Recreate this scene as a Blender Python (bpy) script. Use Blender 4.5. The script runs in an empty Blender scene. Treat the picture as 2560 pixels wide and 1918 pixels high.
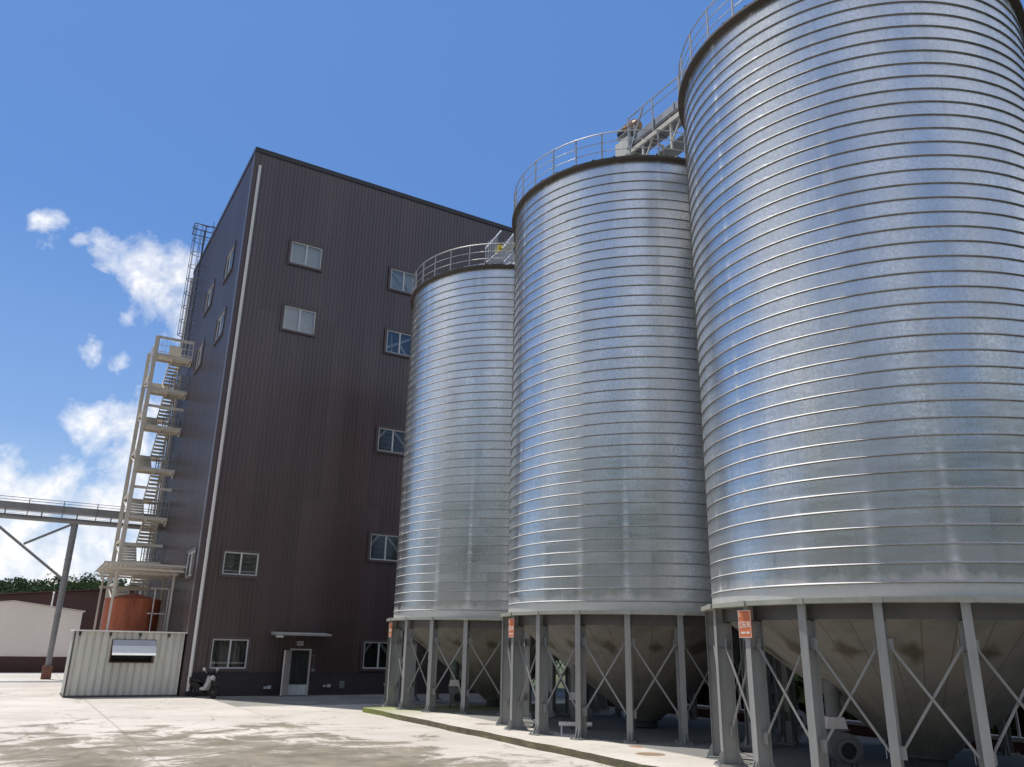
import bpy, bmesh, math, random
from mathutils import Vector, Matrix
random.seed(7)
C = bpy.context.scene.collection
S = bpy.context.scene
PI = math.pi
R = math.radians

# ------------------------------------------------------------------ materials
def _new(name):
    m = bpy.data.materials.new(name); m.use_nodes = True
    nt = m.node_tree; b = nt.nodes['Principled BSDF']
    return m, nt, b
def node(nt, t, **kw):
    n = nt.nodes.new(t)
    for k, v in kw.items():
        if k in n.inputs.keys() if hasattr(n.inputs, 'keys') else False: n.inputs[k].default_value = v
        else: setattr(n, k, v)
    return n
def link(nt, a, b): nt.links.new(a, b)
def math_n(nt, op, a, b=None, c=None, clamp=False):
    n = nt.nodes.new('ShaderNodeMath'); n.operation = op; n.use_clamp = clamp
    for i, v in enumerate((a, b, c)):
        if v is None: continue
        if isinstance(v, (int, float)): n.inputs[i].default_value = v
        else: nt.links.new(v, n.inputs[i])
    return n.outputs[0]
def noise(nt, vec, scale, detail=4, rough=0.55, dist=0.0):
    n = nt.nodes.new('ShaderNodeTexNoise'); n.inputs['Scale'].default_value = scale
    n.inputs['Detail'].default_value = detail; n.inputs['Roughness'].default_value = rough
    n.inputs['Distortion'].default_value = dist
    if vec is not None: nt.links.new(vec, n.inputs['Vector'])
    return n.outputs['Fac']
def ramp(nt, fac, stops):
    n = nt.nodes.new('ShaderNodeValToRGB'); cr = n.color_ramp
    while len(cr.elements) < len(stops): cr.elements.new(0.5)
    for e, (p, c) in zip(cr.elements, stops):
        e.position = p; e.color = (c, c, c, 1) if isinstance(c, (int, float)) else (*c, 1)
    nt.links.new(fac, n.inputs[0]); return n.outputs[0]
def mixc(nt, fac, a, b, mode='MIX'):
    n = nt.nodes.new('ShaderNodeMix'); n.data_type = 'RGBA'; n.blend_type = mode
    for sock, v in ((n.inputs[0], fac), (n.inputs[6], a), (n.inputs[7], b)):
        if isinstance(v, (int, float)): sock.default_value = v
        elif isinstance(v, tuple): sock.default_value = (*v, 1)
        else: nt.links.new(v, sock)
    return n.outputs[2]
def objco(nt):
    n = nt.nodes.new('ShaderNodeTexCoord'); return n.outputs['Object']
def mapping(nt, vec, scale=(1, 1, 1), loc=(0, 0, 0)):
    n = nt.nodes.new('ShaderNodeMapping'); n.inputs['Scale'].default_value = scale; n.inputs['Location'].default_value = loc
    nt.links.new(vec, n.inputs['Vector']); return n.outputs[0]
def bump(nt, b, h, strength=0.3, dist=0.02):
    n = nt.nodes.new('ShaderNodeBump'); n.inputs['Strength'].default_value = strength; n.inputs['Distance'].default_value = dist
    nt.links.new(h, n.inputs['Height']); nt.links.new(n.outputs[0], b.inputs['Normal'])
def geo_pos(nt):
    return nt.nodes.new('ShaderNodeNewGeometry').outputs['Position']

def simple(name, col, rough=0.5, metal=0.0, var=0.25, scale=1.3, dark=None, streak=False, coat=0.0, bmp=0.15):
    """a painted or bare surface with wear: noise between two tones, finer dirt, small bump"""
    m, nt, b = _new(name)
    p = geo_pos(nt)
    v = mapping(nt, p, (1, 1, 0.18) if streak else (1, 1, 1))
    n1 = noise(nt, v, scale, 6, 0.65, 0.3); n2 = noise(nt, v, scale * 9, 3, 0.6)
    f = math_n(nt, 'ADD', math_n(nt, 'MULTIPLY', n1, 0.7), math_n(nt, 'MULTIPLY', n2, 0.3))
    f = ramp(nt, f, [(0.35, 0.0), (0.65, 1.0)])
    d = dark or tuple(c * (1 - var) for c in col)
    link(nt, mixc(nt, f, d, col), b.inputs['Base Color'])
    r = math_n(nt, 'MULTIPLY_ADD', n1, 0.25, rough - 0.12, clamp=True)
    link(nt, r, b.inputs['Roughness'])
    b.inputs['Metallic'].default_value = metal
    if coat: b.inputs['Coat Weight'].default_value = coat; b.inputs['Coat Roughness'].default_value = 0.15
    if bmp: bump(nt, b, n2, bmp, 0.01)
    return m

MAT = {}
MAT['cladding'] = simple('brown_cladding', (0.072, 0.044, 0.045), 0.40, 0, 0.16, 0.5, streak=True, coat=0.8, bmp=0)
MAT['trim'] = simple('dark_trim', (0.035, 0.030, 0.036), 0.45, 0, 0.2, 1)
MAT['corner'] = simple('corner_trim', (0.095, 0.070, 0.072), 0.4, 0, 0.2, 1)
MAT['plinth'] = simple('brown_plinth', (0.052, 0.038, 0.040), 0.6, 0, 0.3, 0.8, streak=True)
MAT['white_pvc'] = simple('white_pipe', (0.74, 0.70, 0.67), 0.4, 0, 0.12, 2, streak=True)
MAT['alu'] = simple('white_aluminium', (0.62, 0.62, 0.61), 0.4, 0, 0.12, 2)
MAT['interior'] = simple('dark_interior', (0.06, 0.065, 0.06), 0.9, 0, 0.3, 0.6)
MAT['blind'] = simple('grey_blind', (0.80, 0.80, 0.80), 0.8, 0, 0.12, 1.2)
MAT['brace_white'] = simple('white_brace', (0.66, 0.66, 0.64), 0.6, 0, 0.15, 2)
MAT['steel'] = simple('grey_leg_paint', (0.33, 0.335, 0.325), 0.5, 0.0, 0.3, 1.6, streak=True)
MAT['ledge'] = simple('pale_ledge', (0.44, 0.44, 0.38), 0.5, 0.1, 0.3, 1.3)
MAT['darksteel'] = simple('dark_steel', (0.12, 0.115, 0.11), 0.5, 0.3, 0.3, 1.5)
MAT['galv'] = simple('galvanised', (0.42, 0.42, 0.42), 0.42, 0.6, 0.25, 2.0)
MAT['rimsteel'] = simple('rim_steel', (0.10, 0.085, 0.075), 0.6, 0.2, 0.4, 1.0)
MAT['stairpaint'] = simple('cream_stair', (0.68, 0.64, 0.57), 0.6, 0, 0.28, 0.9, dark=(0.50, 0.45, 0.37))
MAT['gallery'] = simple('grey_gallery', (0.30, 0.30, 0.30), 0.5, 0.2, 0.3, 0.8)
MAT['black'] = simple('black_plastic', (0.015, 0.015, 0.016), 0.5, 0, 0.3, 2)
MAT['rubber'] = simple('rubber', (0.018, 0.017, 0.016), 0.85, 0, 0.3, 3)
MAT['white_paint'] = simple('white_body', (0.72, 0.72, 0.71), 0.3, 0, 0.1, 2, coat=0.4)
MAT['bike_white'] = simple('bike_white', (0.42, 0.42, 0.41), 0.35, 0, 0.2, 4)
MAT['cabin'] = simple('cabin_panel', (0.62, 0.61, 0.54), 0.55, 0, 0.3, 0.9, streak=True)
MAT['cabinroof'] = simple('cabin_roof', (0.74, 0.71, 0.66), 0.5, 0, 0.12, 1)
MAT['warehouse'] = simple('cream_wall', (0.86, 0.79, 0.72), 0.75, 0, 0.10, 0.35)
MAT['redbrown'] = simple('red_brown_roof', (0.085, 0.035, 0.028), 0.6, 0, 0.25, 0.3)
MAT['motor_orange'] = simple('orange_motor', (0.46, 0.22, 0.07), 0.5, 0, 0.35, 2.5, dark=(0.16, 0.07, 0.03))
MAT['motor_yellow'] = simple('yellow_motor', (0.62, 0.48, 0.06), 0.5, 0, 0.25, 2.5)
MAT['sign_orange'] = simple('orange_sign', (0.62, 0.17, 0.055), 0.5, 0, 0.12, 3)
MAT['sign_white'] = simple('sign_white', (0.80, 0.78, 0.74), 0.5, 0, 0.08, 3)
MAT['plate'] = simple('plate_white', (0.55, 0.55, 0.55), 0.5, 0, 0.1, 3)
MAT['mark_grey'] = simple('mark_grey', (0.22, 0.22, 0.23), 0.6, 0, 0.1, 3)
MAT['beige_door'] = simple('beige_door', (0.62, 0.54, 0.47), 0.6, 0, 0.15, 1.5, streak=True)
MAT['white_sheet'] = simple('white_sheet', (0.70, 0.72, 0.71), 0.5, 0, 0.12, 2)
MAT['fan_grey'] = simple('fan_grey', (0.17, 0.175, 0.17), 0.5, 0.1, 0.3, 2)
MAT['fan_white'] = simple('fan_white', (0.60, 0.61, 0.65), 0.4, 0, 0.12, 2)
MAT['duct_green'] = simple('duct_green', (0.09, 0.125, 0.105), 0.55, 0.1, 0.3, 2)
MAT['brickfoot'] = simple('brown_footing', (0.22, 0.105, 0.07), 0.8, 0, 0.35, 3)
MAT['wall_red'] = simple('red_wall', (0.20, 0.075, 0.06), 0.75, 0, 0.3, 1)
MAT['coping'] = simple('white_coping', (0.72, 0.66, 0.62), 0.6, 0, 0.15, 1)
MAT['soffit'] = simple('canopy_sheet', (0.50, 0.48, 0.44), 0.55, 0, 0.22, 0.9)
MAT['trunk'] = simple('bark', (0.09, 0.065, 0.045), 0.9, 0, 0.4, 2)
MAT['bluegrey'] = simple('blue_grey_sheet', (0.40, 0.42, 0.48), 0.45, 0, 0.15, 2)

def mat_cladding():
    m, nt, b = _new('brown_cladding')
    p = geo_pos(nt); sep = nt.nodes.new('ShaderNodeSeparateXYZ'); link(nt, p, sep.inputs[0])
    u = math_n(nt, 'ADD', sep.outputs[0], sep.outputs[1])
    sh = math_n(nt, 'FLOOR', math_n(nt, 'DIVIDE', u, 0.8)); lv = math_n(nt, 'FLOOR', math_n(nt, 'DIVIDE', math_n(nt, 'ADD', sep.outputs[2], 0.4), 9.2))
    cv = nt.nodes.new('ShaderNodeCombineXYZ'); link(nt, sh, cv.inputs[0]); link(nt, lv, cv.inputs[1])
    wn_ = nt.nodes.new('ShaderNodeTexWhiteNoise'); wn_.noise_dimensions = '2D'; link(nt, cv.outputs[0], wn_.inputs['Vector'])
    run = noise(nt, mapping(nt, p, (2.6, 2.6, 0.10)), 1.0, 6, 0.65); spk = noise(nt, p, 7, 4, 0.7); big = noise(nt, p, 0.16, 3, 0.5)
    f = math_n(nt, 'ADD', math_n(nt, 'MULTIPLY', wn_.outputs['Value'], 0.38), math_n(nt, 'ADD', math_n(nt, 'MULTIPLY', run, 0.45), math_n(nt, 'MULTIPLY', big, 0.35)))
    c = mixc(nt, ramp(nt, f, [(0.3, 0.0), (0.85, 1.0)]), (0.052, 0.029, 0.028), (0.080, 0.049, 0.047))
    c = mixc(nt, ramp(nt, math_n(nt, 'ADD', math_n(nt, 'MULTIPLY', run, 0.7), math_n(nt, 'MULTIPLY', spk, 0.3)), [(0.55, 0.0), (0.72, 0.35)]), c, (0.12, 0.095, 0.09))
    jl = math_n(nt, 'FRACT', math_n(nt, 'DIVIDE', math_n(nt, 'ADD', sep.outputs[2], 0.4), 9.2))
    c = mixc(nt, ramp(nt, jl, [(0.0, 0.65), (0.0045, 0.0)]), c, (0.03, 0.02, 0.02))
    link(nt, c, b.inputs['Base Color'])
    link(nt, math_n(nt, 'MULTIPLY_ADD', run, 0.2, 0.30), b.inputs['Roughness'])
    b.inputs['Coat Weight'].default_value = 0.8; b.inputs['Coat Roughness'].default_value = 0.25
    return m
MAT['cladding'] = mat_cladding()
def mat_rust_tank():
    m, nt, b = _new('rusty_orange_tank')
    p = geo_pos(nt)
    n1 = noise(nt, mapping(nt, p, (1.5, 1.5, 0.25)), 1.6, 6, 0.65, 0.4)
    n2 = noise(nt, p, 9, 4, 0.6)
    c = ramp(nt, n1, [(0.3, (0.19, 0.042, 0.022)), (0.5, (0.40, 0.105, 0.045)), (0.7, (0.47, 0.17, 0.085))])
    c = mixc(nt, ramp(nt, n2, [(0.55, 0.0), (0.7, 0.6)]), c, (0.14, 0.06, 0.035))
    link(nt, c, b.inputs['Base Color']); b.inputs['Roughness'].default_value = 0.7
    bump(nt, b, n2, 0.2, 0.01)
    return m
MAT['tank'] = mat_rust_tank()

def mat_hopper():
    m, nt, b = _new('hopper_sheet')
    o = objco(nt); sep = nt.nodes.new('ShaderNodeSeparateXYZ'); link(nt, o, sep.inputs[0])
    ang = math_n(nt, 'ARCTAN2', sep.outputs[1], sep.outputs[0])
    n1 = noise(nt, o, 0.8, 5, 0.6, 0.3); n2 = noise(nt, o, 7, 4, 0.6)
    c = ramp(nt, n1, [(0.3, (0.145, 0.145, 0.128)), (0.5, (0.245, 0.238, 0.215)), (0.72, (0.265, 0.222, 0.19))])
    # rust-brown blotches in a row below the upper edge
    sp = math_n(nt, 'MULTIPLY', math_n(nt, 'ABSOLUTE', math_n(nt, 'SUBTRACT', math_n(nt, 'FRACT', math_n(nt, 'MULTIPLY', ang, 16 / (2 * PI))), 0.5)), 2.0)
    zz = math_n(nt, 'ABSOLUTE', math_n(nt, 'SUBTRACT', sep.outputs[2], 2.32))
    blot = math_n(nt, 'ADD', math_n(nt, 'MULTIPLY', zz, 4.0), math_n(nt, 'MULTIPLY', sp, 1.6))
    blot = math_n(nt, 'ADD', blot, math_n(nt, 'MULTIPLY', math_n(nt, 'SUBTRACT', n1, 0.5), 2.6))
    blot = ramp(nt, blot, [(0.45, 0.8), (0.95, 0.0)])
    c = mixc(nt, blot, c, (0.07, 0.06, 0.03))
    seam = math_n(nt, 'ABSOLUTE', math_n(nt, 'SUBTRACT', math_n(nt, 'FRACT', math_n(nt, 'MULTIPLY', ang, 40 / (2 * PI))), 0.5))
    c = mixc(nt, ramp(nt, seam, [(0.46, 0.0), (0.49, 0.6)]), c, (0.10, 0.085, 0.06))
    link(nt, c, b.inputs['Base Color']); b.inputs['Roughness'].default_value = 0.6
    bump(nt, b, n2, 0.2, 0.01)
    return m
MAT['hopper'] = mat_hopper()

BAND = 0.3125
def mat_silo():
    m, nt, b = _new('galvanised_silo_sheet')
    o = objco(nt); sep = nt.nodes.new('ShaderNodeSeparateXYZ'); link(nt, o, sep.inputs[0])
    ang = math_n(nt, 'ARCTAN2', sep.outputs[1], sep.outputs[0])
    cyl = nt.nodes.new('ShaderNodeCombineXYZ')
    link(nt, math_n(nt, 'MULTIPLY', ang, 4.0), cyl.inputs[0]); link(nt, sep.outputs[2], cyl.inputs[1])
    zb = math_n(nt, 'FLOOR', math_n(nt, 'DIVIDE', math_n(nt, 'SUBTRACT', sep.outputs[2], 3.46 - BAND), BAND))
    # sheet lengths: every band is made of sheets about 3 m long with staggered ends
    w1 = nt.nodes.new('ShaderNodeTexWhiteNoise'); w1.noise_dimensions = '1D'; link(nt, zb, w1.inputs['W'])
    sid = math_n(nt, 'FLOOR', math_n(nt, 'ADD', math_n(nt, 'MULTIPLY', ang, 4.0 / 2.9), math_n(nt, 'MULTIPLY', w1.outputs['Value'], 6.0)))
    w2 = nt.nodes.new('ShaderNodeTexWhiteNoise'); w2.noise_dimensions = '2D'
    cv = nt.nodes.new('ShaderNodeCombineXYZ'); link(nt, zb, cv.inputs[0]); link(nt, sid, cv.inputs[1]); link(nt, cv.outputs[0], w2.inputs['Vector'])
    sheet = w2.outputs['Value']
    # spangle
    vo = nt.nodes.new('ShaderNodeTexVoronoi'); vo.inputs['Scale'].default_value = 26; link(nt, o, vo.inputs['Vector'])
    vs = nt.nodes.new('ShaderNodeSeparateColor'); link(nt, vo.outputs['Color'], vs.inputs[0])
    spang = vs.outputs[0]
    n1 = noise(nt, cyl.outputs[0], 0.8, 2, 0.5)
    n2 = noise(nt, mapping(nt, cyl.outputs[0], (0.9, 3.2, 1)), 1.0, 2, 0.5)
    n3 = noise(nt, o, 40, 2, 0.6)
    # stiffener columns (inside the sheet) that show as rows of small dents, one over every leg and one between
    col = math_n(nt, 'ABSOLUTE', math_n(nt, 'SUBTRACT', math_n(nt, 'FRACT', math_n(nt, 'ADD', math_n(nt, 'MULTIPLY', ang, 20 / (2 * PI)), 0.0)), 0.5))
    col = ramp(nt, col, [(0.0, 1.0), (0.045, 0.35), (0.09, 0.0)])
    fz = math_n(nt, 'FRACT', math_n(nt, 'DIVIDE', math_n(nt, 'SUBTRACT', sep.outputs[2], 3.46 - 10 * BAND), BAND))
    near = ramp(nt, math_n(nt, 'ABSOLUTE', math_n(nt, 'SUBTRACT', fz, 0.5)), [(0.18, 0.25), (0.5, 1.0)])
    dent = math_n(nt, 'MULTIPLY', math_n(nt, 'MULTIPLY', col, near), ramp(nt, noise(nt, o, 0.9, 3, 0.6), [(0.38, 0.15), (0.60, 1.0)]))
    # colour
    c = mixc(nt, sheet, (0.68, 0.69, 0.69), (0.82, 0.82, 0.81))
    c = mixc(nt, math_n(nt, 'MULTIPLY', spang, 0.62), c, (0.52, 0.535, 0.535))
    c = mixc(nt, ramp(nt, n1, [(0.45, 0.0), (0.75, 0.5)]), c, (0.60, 0.61, 0.615))
    lap = math_n(nt, 'FRACT', math_n(nt, 'ADD', math_n(nt, 'MULTIPLY', ang, 4.0 / 2.9), math_n(nt, 'MULTIPLY', w1.outputs['Value'], 6.0)))
    lap = ramp(nt, math_n(nt, 'ABSOLUTE', math_n(nt, 'SUBTRACT', lap, 0.5)), [(0.492, 0.0), (0.497, 0.16)])
    c = mixc(nt, lap, c, (0.36, 0.36, 0.37))
    drip = noise(nt, mapping(nt, cyl.outputs[0], (3.5, 0.22, 1)), 1.0, 5, 0.65)
    c = mixc(nt, ramp(nt, drip, [(0.52, 0.0), (0.72, 0.45)]), c, (0.50, 0.505, 0.50))
    c = mixc(nt, math_n(nt, 'MULTIPLY', dent, 0.9), c, (0.90, 0.90, 0.89))
    dz = math_n(nt, 'ADD', sep.outputs[2], math_n(nt, 'MULTIPLY', math_n(nt, 'SUBTRACT', noise(nt, mapping(nt, cyl.outputs[0], (1.6, 0.6, 1)), 1.0, 5, 0.65), 0.5), 0.9))
    dust = ramp(nt, math_n(nt, 'SUBTRACT', dz, 3.0, clamp=True), [(0.30, 0.75), (0.62, 0.0)])
    c = mixc(nt, dust, c, (0.62, 0.60, 0.55))
    link(nt, c, b.inputs['Base Color'])
    r = math_n(nt, 'ADD', 0.255, math_n(nt, 'MULTIPLY', sheet, 0.05))
    r = math_n(nt, 'ADD', r, math_n(nt, 'MULTIPLY', spang, 0.06))
    r = math_n(nt, 'ADD', r, math_n(nt, 'MULTIPLY', dent, 0.45))
    r = math_n(nt, 'ADD', r, math_n(nt, 'MULTIPLY', math_n(nt, 'SUBTRACT', n1, 0.5), 0.22))
    r = math_n(nt, 'ADD', r, math_n(nt, 'MULTIPLY', dust, 0.35))
    link(nt, r, b.inputs['Roughness'])
    link(nt, math_n(nt, 'SUBTRACT', 0.89, math_n(nt, 'MULTIPLY', dust, 0.55)), b.inputs['Metallic'])
    h = math_n(nt, 'ADD', math_n(nt, 'MULTIPLY', n2, 0.55), math_n(nt, 'MULTIPLY', n1, 0.5))
    h = math_n(nt, 'ADD', h, math_n(nt, 'MULTIPLY', dent, 0.10))
    h = math_n(nt, 'ADD', h, math_n(nt, 'MULTIPLY', n3, 0.006))
    bump(nt, b, h, 0.30, 0.03)
    return m
MAT['silo'] = mat_silo()
MAT['seam_top'] = simple('dull_seam_top', (0.52, 0.52, 0.52), 0.6, 0.6, 0.25, 2.0)
MAT['seam'] = simple('shaded_seam_underside', (0.29, 0.285, 0.28), 0.42, 0.7, 0.3, 2.0)  # dark tone for the rib undersides, their shade put into the colour

def mat_glass():
    m, nt, b = _new('window_glass')
    nt.nodes.remove(b)
    out = nt.nodes['Material Output']
    g = nt.nodes.new('ShaderNodeBsdfGlossy'); g.inputs['Roughness'].default_value = 0.03
    t = nt.nodes.new('ShaderNodeBsdfTransparent'); t.inputs[0].default_value = (0.93, 0.96, 0.95, 1)
    f = nt.nodes.new('ShaderNodeFresnel'); f.inputs[0].default_value = 1.6
    mx = nt.nodes.new('ShaderNodeMixShader')
    link(nt, math_n(nt, 'ADD', f.outputs[0], 0.10, clamp=True), mx.inputs[0]); link(nt, t.outputs[0], mx.inputs[1]); link(nt, g.outputs[0], mx.inputs[2])
    link(nt, mx.outputs[0], out.inputs[0])
    return m
MAT['glass'] = mat_glass()

def mat_yard():
    m, nt, b = _new('yard_concrete')
    p = geo_pos(nt); sep = nt.nodes.new('ShaderNodeSeparateXYZ'); link(nt, p, sep.inputs[0])
    n_big = noise(nt, p, 0.16, 4, 0.6); n_mid = noise(nt, mapping(nt, p, (1, 1, 1), (3, 9, 0)), 0.55, 8, 0.68, 0.6)
    n_fine = noise(nt, p, 6, 6, 0.7); n_vf = noise(nt, p, 55, 3, 0.7)
    c = mixc(nt, ramp(nt, n_fine, [(0.3, 0.0), (0.7, 1.0)]), (0.50, 0.46, 0.41), (0.60, 0.56, 0.505))
    c = mixc(nt, ramp(nt, n_big, [(0.4, 0.0), (0.65, 0.75)]), c, (0.42, 0.385, 0.34))
    c = mixc(nt, ramp(nt, n_mid, [(0.46, 0.0), (0.60, 0.40)]), c, (0.37, 0.335, 0.285))
    vor = nt.nodes.new('ShaderNodeTexVoronoi'); vor.feature = 'DISTANCE_TO_EDGE'; vor.inputs['Scale'].default_value = 0.30; wv = nt.nodes.new('ShaderNodeVectorMath'); wv.operation = 'MULTIPLY_ADD'
    nz = nt.nodes.new('ShaderNodeTexNoise'); nz.inputs['Scale'].default_value = 1.4; nz.inputs['Detail'].default_value = 5; link(nt, p, nz.inputs['Vector']); link(nt, nz.outputs['Color'], wv.inputs[0]); wv.inputs[1].default_value = (1.1, 1.1, 0); link(nt, p, wv.inputs[2]); link(nt, wv.outputs[0], vor.inputs['Vector'])
    crack = math_n(nt, 'MULTIPLY', ramp(nt, vor.outputs['Distance'], [(0.004, 0.7), (0.010, 0.0)]), ramp(nt, n_big, [(0.44, 0.0), (0.56, 1.0)]))
    c = mixc(nt, crack, c, (0.17, 0.15, 0.115))
    old = math_n(nt, 'MULTIPLY', ramp(nt, math_n(nt, 'MULTIPLY_ADD', sep.outputs[0], 1.0, -7.0, clamp=True), [(0.47, 0.0), (0.53, 1.0)]),  # mask of the slab that gets the deepened building shade, not older concrete
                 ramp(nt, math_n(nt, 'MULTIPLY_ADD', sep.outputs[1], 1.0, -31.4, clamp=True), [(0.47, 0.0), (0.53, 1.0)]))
    shade_tone = mixc(nt, ramp(nt, n_mid, [(0.35, 0.0), (0.62, 1.0)]), (0.115, 0.115, 0.098), (0.26, 0.255, 0.235))  # slab along the mill front: building shade deepened in the concrete colour
    c = mixc(nt, math_n(nt, 'MULTIPLY', old, 0.9), c, shade_tone)
    # dark algae stains, thick towards the near left of the yard, one worn border along the joint at x = 7.5
    y = sep.outputs[1]; x = sep.outputs[0]
    fall = ramp(nt, math_n(nt, 'MULTIPLY_ADD', y, -1 / 24.0, 32.0 / 24.0, clamp=True), [(0.0, 0.0), (0.12, 0.07), (0.22, 0.15), (0.42, 0.225), (0.60, 0.285), (1.0, 0.34)])
    side = ramp(nt, math_n(nt, 'MULTIPLY_ADD', x, 1 / 8.0, -0.86, clamp=True), [(0.0, 0.0), (0.35, 0.13), (0.7, 0.30)])
    th = math_n(nt, 'ADD', math_n(nt, 'SUBTRACT', 0.71, fall), side)
    v = math_n(nt, 'SUBTRACT', math_n(nt, 'ADD', math_n(nt, 'MULTIPLY', n_mid, 0.85), math_n(nt, 'MULTIPLY', n_fine, 0.15)), th)
    st = ramp(nt, math_n(nt, 'MULTIPLY_ADD', v, 8.0, 0.5, clamp=True), [(0.25, 0.0), (0.55, 0.72), (1.0, 0.95)])
    stc = mixc(nt, ramp(nt, noise(nt, p, 0.9, 6, 0.7), [(0.35, 0.0), (0.65, 1.0)]), (0.115, 0.102, 0.070), (0.25, 0.218, 0.165))
    c = mixc(nt, st, c, stc)
    # joints between the slabs
    def joint(v, pitch, off, w):
        q = math_n(nt, 'ABSOLUTE', math_n(nt, 'SUBTRACT', math_n(nt, 'FRACT', math_n(nt, 'DIVIDE', math_n(nt, 'ADD', v, off), pitch)), 0.5))
        return ramp(nt, q, [(0.5 - w / pitch * 1.6, 0.0), (0.5 - w / pitch * 0.5, 1.0)])
    wob = math_n(nt, 'MULTIPLY', math_n(nt, 'SUBTRACT', noise(nt, p, 1.5, 3), 0.5), 0.10)
    jx = joint(math_n(nt, 'ADD', x, wob), 4.6, -2.9 + 46, 0.028)
    jy = joint(math_n(nt, 'ADD', y, wob), 5.2, -31.9 + 104, 0.022)
    j = math_n(nt, 'MULTIPLY', math_n(nt, 'MAXIMUM', jx, math_n(nt, 'MULTIPLY', jy, 0.7)), ramp(nt, n_fine, [(0.3, 0.35), (0.6, 0.9)]))
    c = mixc(nt, math_n(nt, 'MULTIPLY', j, 0.55), c, (0.16, 0.14, 0.10))
    link(nt, c, b.inputs['Base Color']); b.inputs['Roughness'].default_value = 0.85
    b.inputs['Specular IOR Level'].default_value = 0.3
    h = math_n(nt, 'ADD', math_n(nt, 'MULTIPLY', n_vf, 0.4), math_n(nt, 'SUBTRACT', n_fine, j))
    bump(nt, b, h, 0.25, 0.02)
    return m
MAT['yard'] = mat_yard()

def mat_pad():
    m, nt, b = _new('pad_concrete')
    p = geo_pos(nt); sep = nt.nodes.new('ShaderNodeSeparateXYZ'); link(nt, p, sep.inputs[0])
    n1 = noise(nt, p, 0.5, 5, 0.6, 0.3); n2 = noise(nt, p, 5, 6, 0.7); n3 = noise(nt, mapping(nt, p, (1, 1, 3)), 2.2, 6, 0.7, 0.5)
    c = mixc(nt, ramp(nt, n1, [(0.35, 0.0), (0.65, 1.0)]), (0.46, 0.42, 0.365), (0.56, 0.52, 0.465))
    c = mixc(nt, ramp(nt, n2, [(0.5, 0.0), (0.75, 0.5)]), c, (0.34, 0.30, 0.25))
    shade_zone = ramp(nt, math_n(nt, 'MULTIPLY_ADD', math_n(nt, 'ADD', sep.outputs[0], math_n(nt, 'MULTIPLY', n2, 0.15)), 1.0, -12.4, clamp=True), [(0.42, 0.0), (0.58, 1.0)])
    c = mixc(nt, math_n(nt, 'MULTIPLY', shade_zone, 0.92), c, mixc(nt, n1, (0.10, 0.105, 0.10), (0.20, 0.20, 0.19)))  # shade under the silos put into the pad colour
    # oil and rust stains near the kerb
    def spot(px, py, rx, ry, col, s, c):
        dx = math_n(nt, 'DIVIDE', math_n(nt, 'SUBTRACT', sep.outputs[0], px), rx)
        dy = math_n(nt, 'DIVIDE', math_n(nt, 'SUBTRACT', sep.outputs[1], py), ry)
        d = math_n(nt, 'ADD', math_n(nt, 'MULTIPLY', dx, dx), math_n(nt, 'MULTIPLY', dy, dy))
        d = math_n(nt, 'ADD', d, math_n(nt, 'MULTIPLY', math_n(nt, 'SUBTRACT', n2, 0.5), 0.9))
        return mixc(nt, ramp(nt, d, [(0.75, s), (1.15, 0.0)]), c, col)
    c = spot(12.77, 15.65, 0.18, 0.22, (0.30, 0.11, 0.06), 0.8, c)
    c = spot(12.16, 14.43, 0.34, 0.34, (0.20, 0.125, 0.06), 0.85, c)
    c = spot(12.15, 21.6, 0.35, 0.35, (0.22, 0.17, 0.13), 0.7, c)
    # moss: on the kerb face and all over the far corner
    geo = nt.nodes.new('ShaderNodeNewGeometry'); sn = nt.nodes.new('ShaderNodeSeparateXYZ'); link(nt, geo.outputs['Normal'], sn.inputs[0])
    up = sn.outputs[2]
    face = ramp(nt, up, [(0.3, 1.0), (0.8, 0.0)])
    mcol = ramp(nt, n3, [(0.30, (0.035, 0.030, 0.018)), (0.48, (0.075, 0.062, 0.030)), (0.60, (0.115, 0.105, 0.035)), (0.78, (0.30, 0.27, 0.20))])
    c = mixc(nt, math_n(nt, 'MULTIPLY', face, 0.93), c, mcol)
    far = math_n(nt, 'MULTIPLY_ADD', sep.outputs[1], 1 / 4.0, -24.6 / 4.0, clamp=True)
    far = math_n(nt, 'MULTIPLY', far, ramp(nt, n3, [(0.25, 0.35), (0.5, 1.0)]))
    gcol = mixc(nt, n2, (0.13, 0.17, 0.022), (0.26, 0.29, 0.05))
    c = mixc(nt, math_n(nt, 'MULTIPLY', far, 0.9), c, gcol)
    link(nt, c, b.inputs['Base Color']); b.inputs['Roughness'].default_value = 0.9
    bump(nt, b, math_n(nt, 'ADD', n2, n3), 0.35, 0.03)
    return m
MAT['pad'] = mat_pad()

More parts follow.
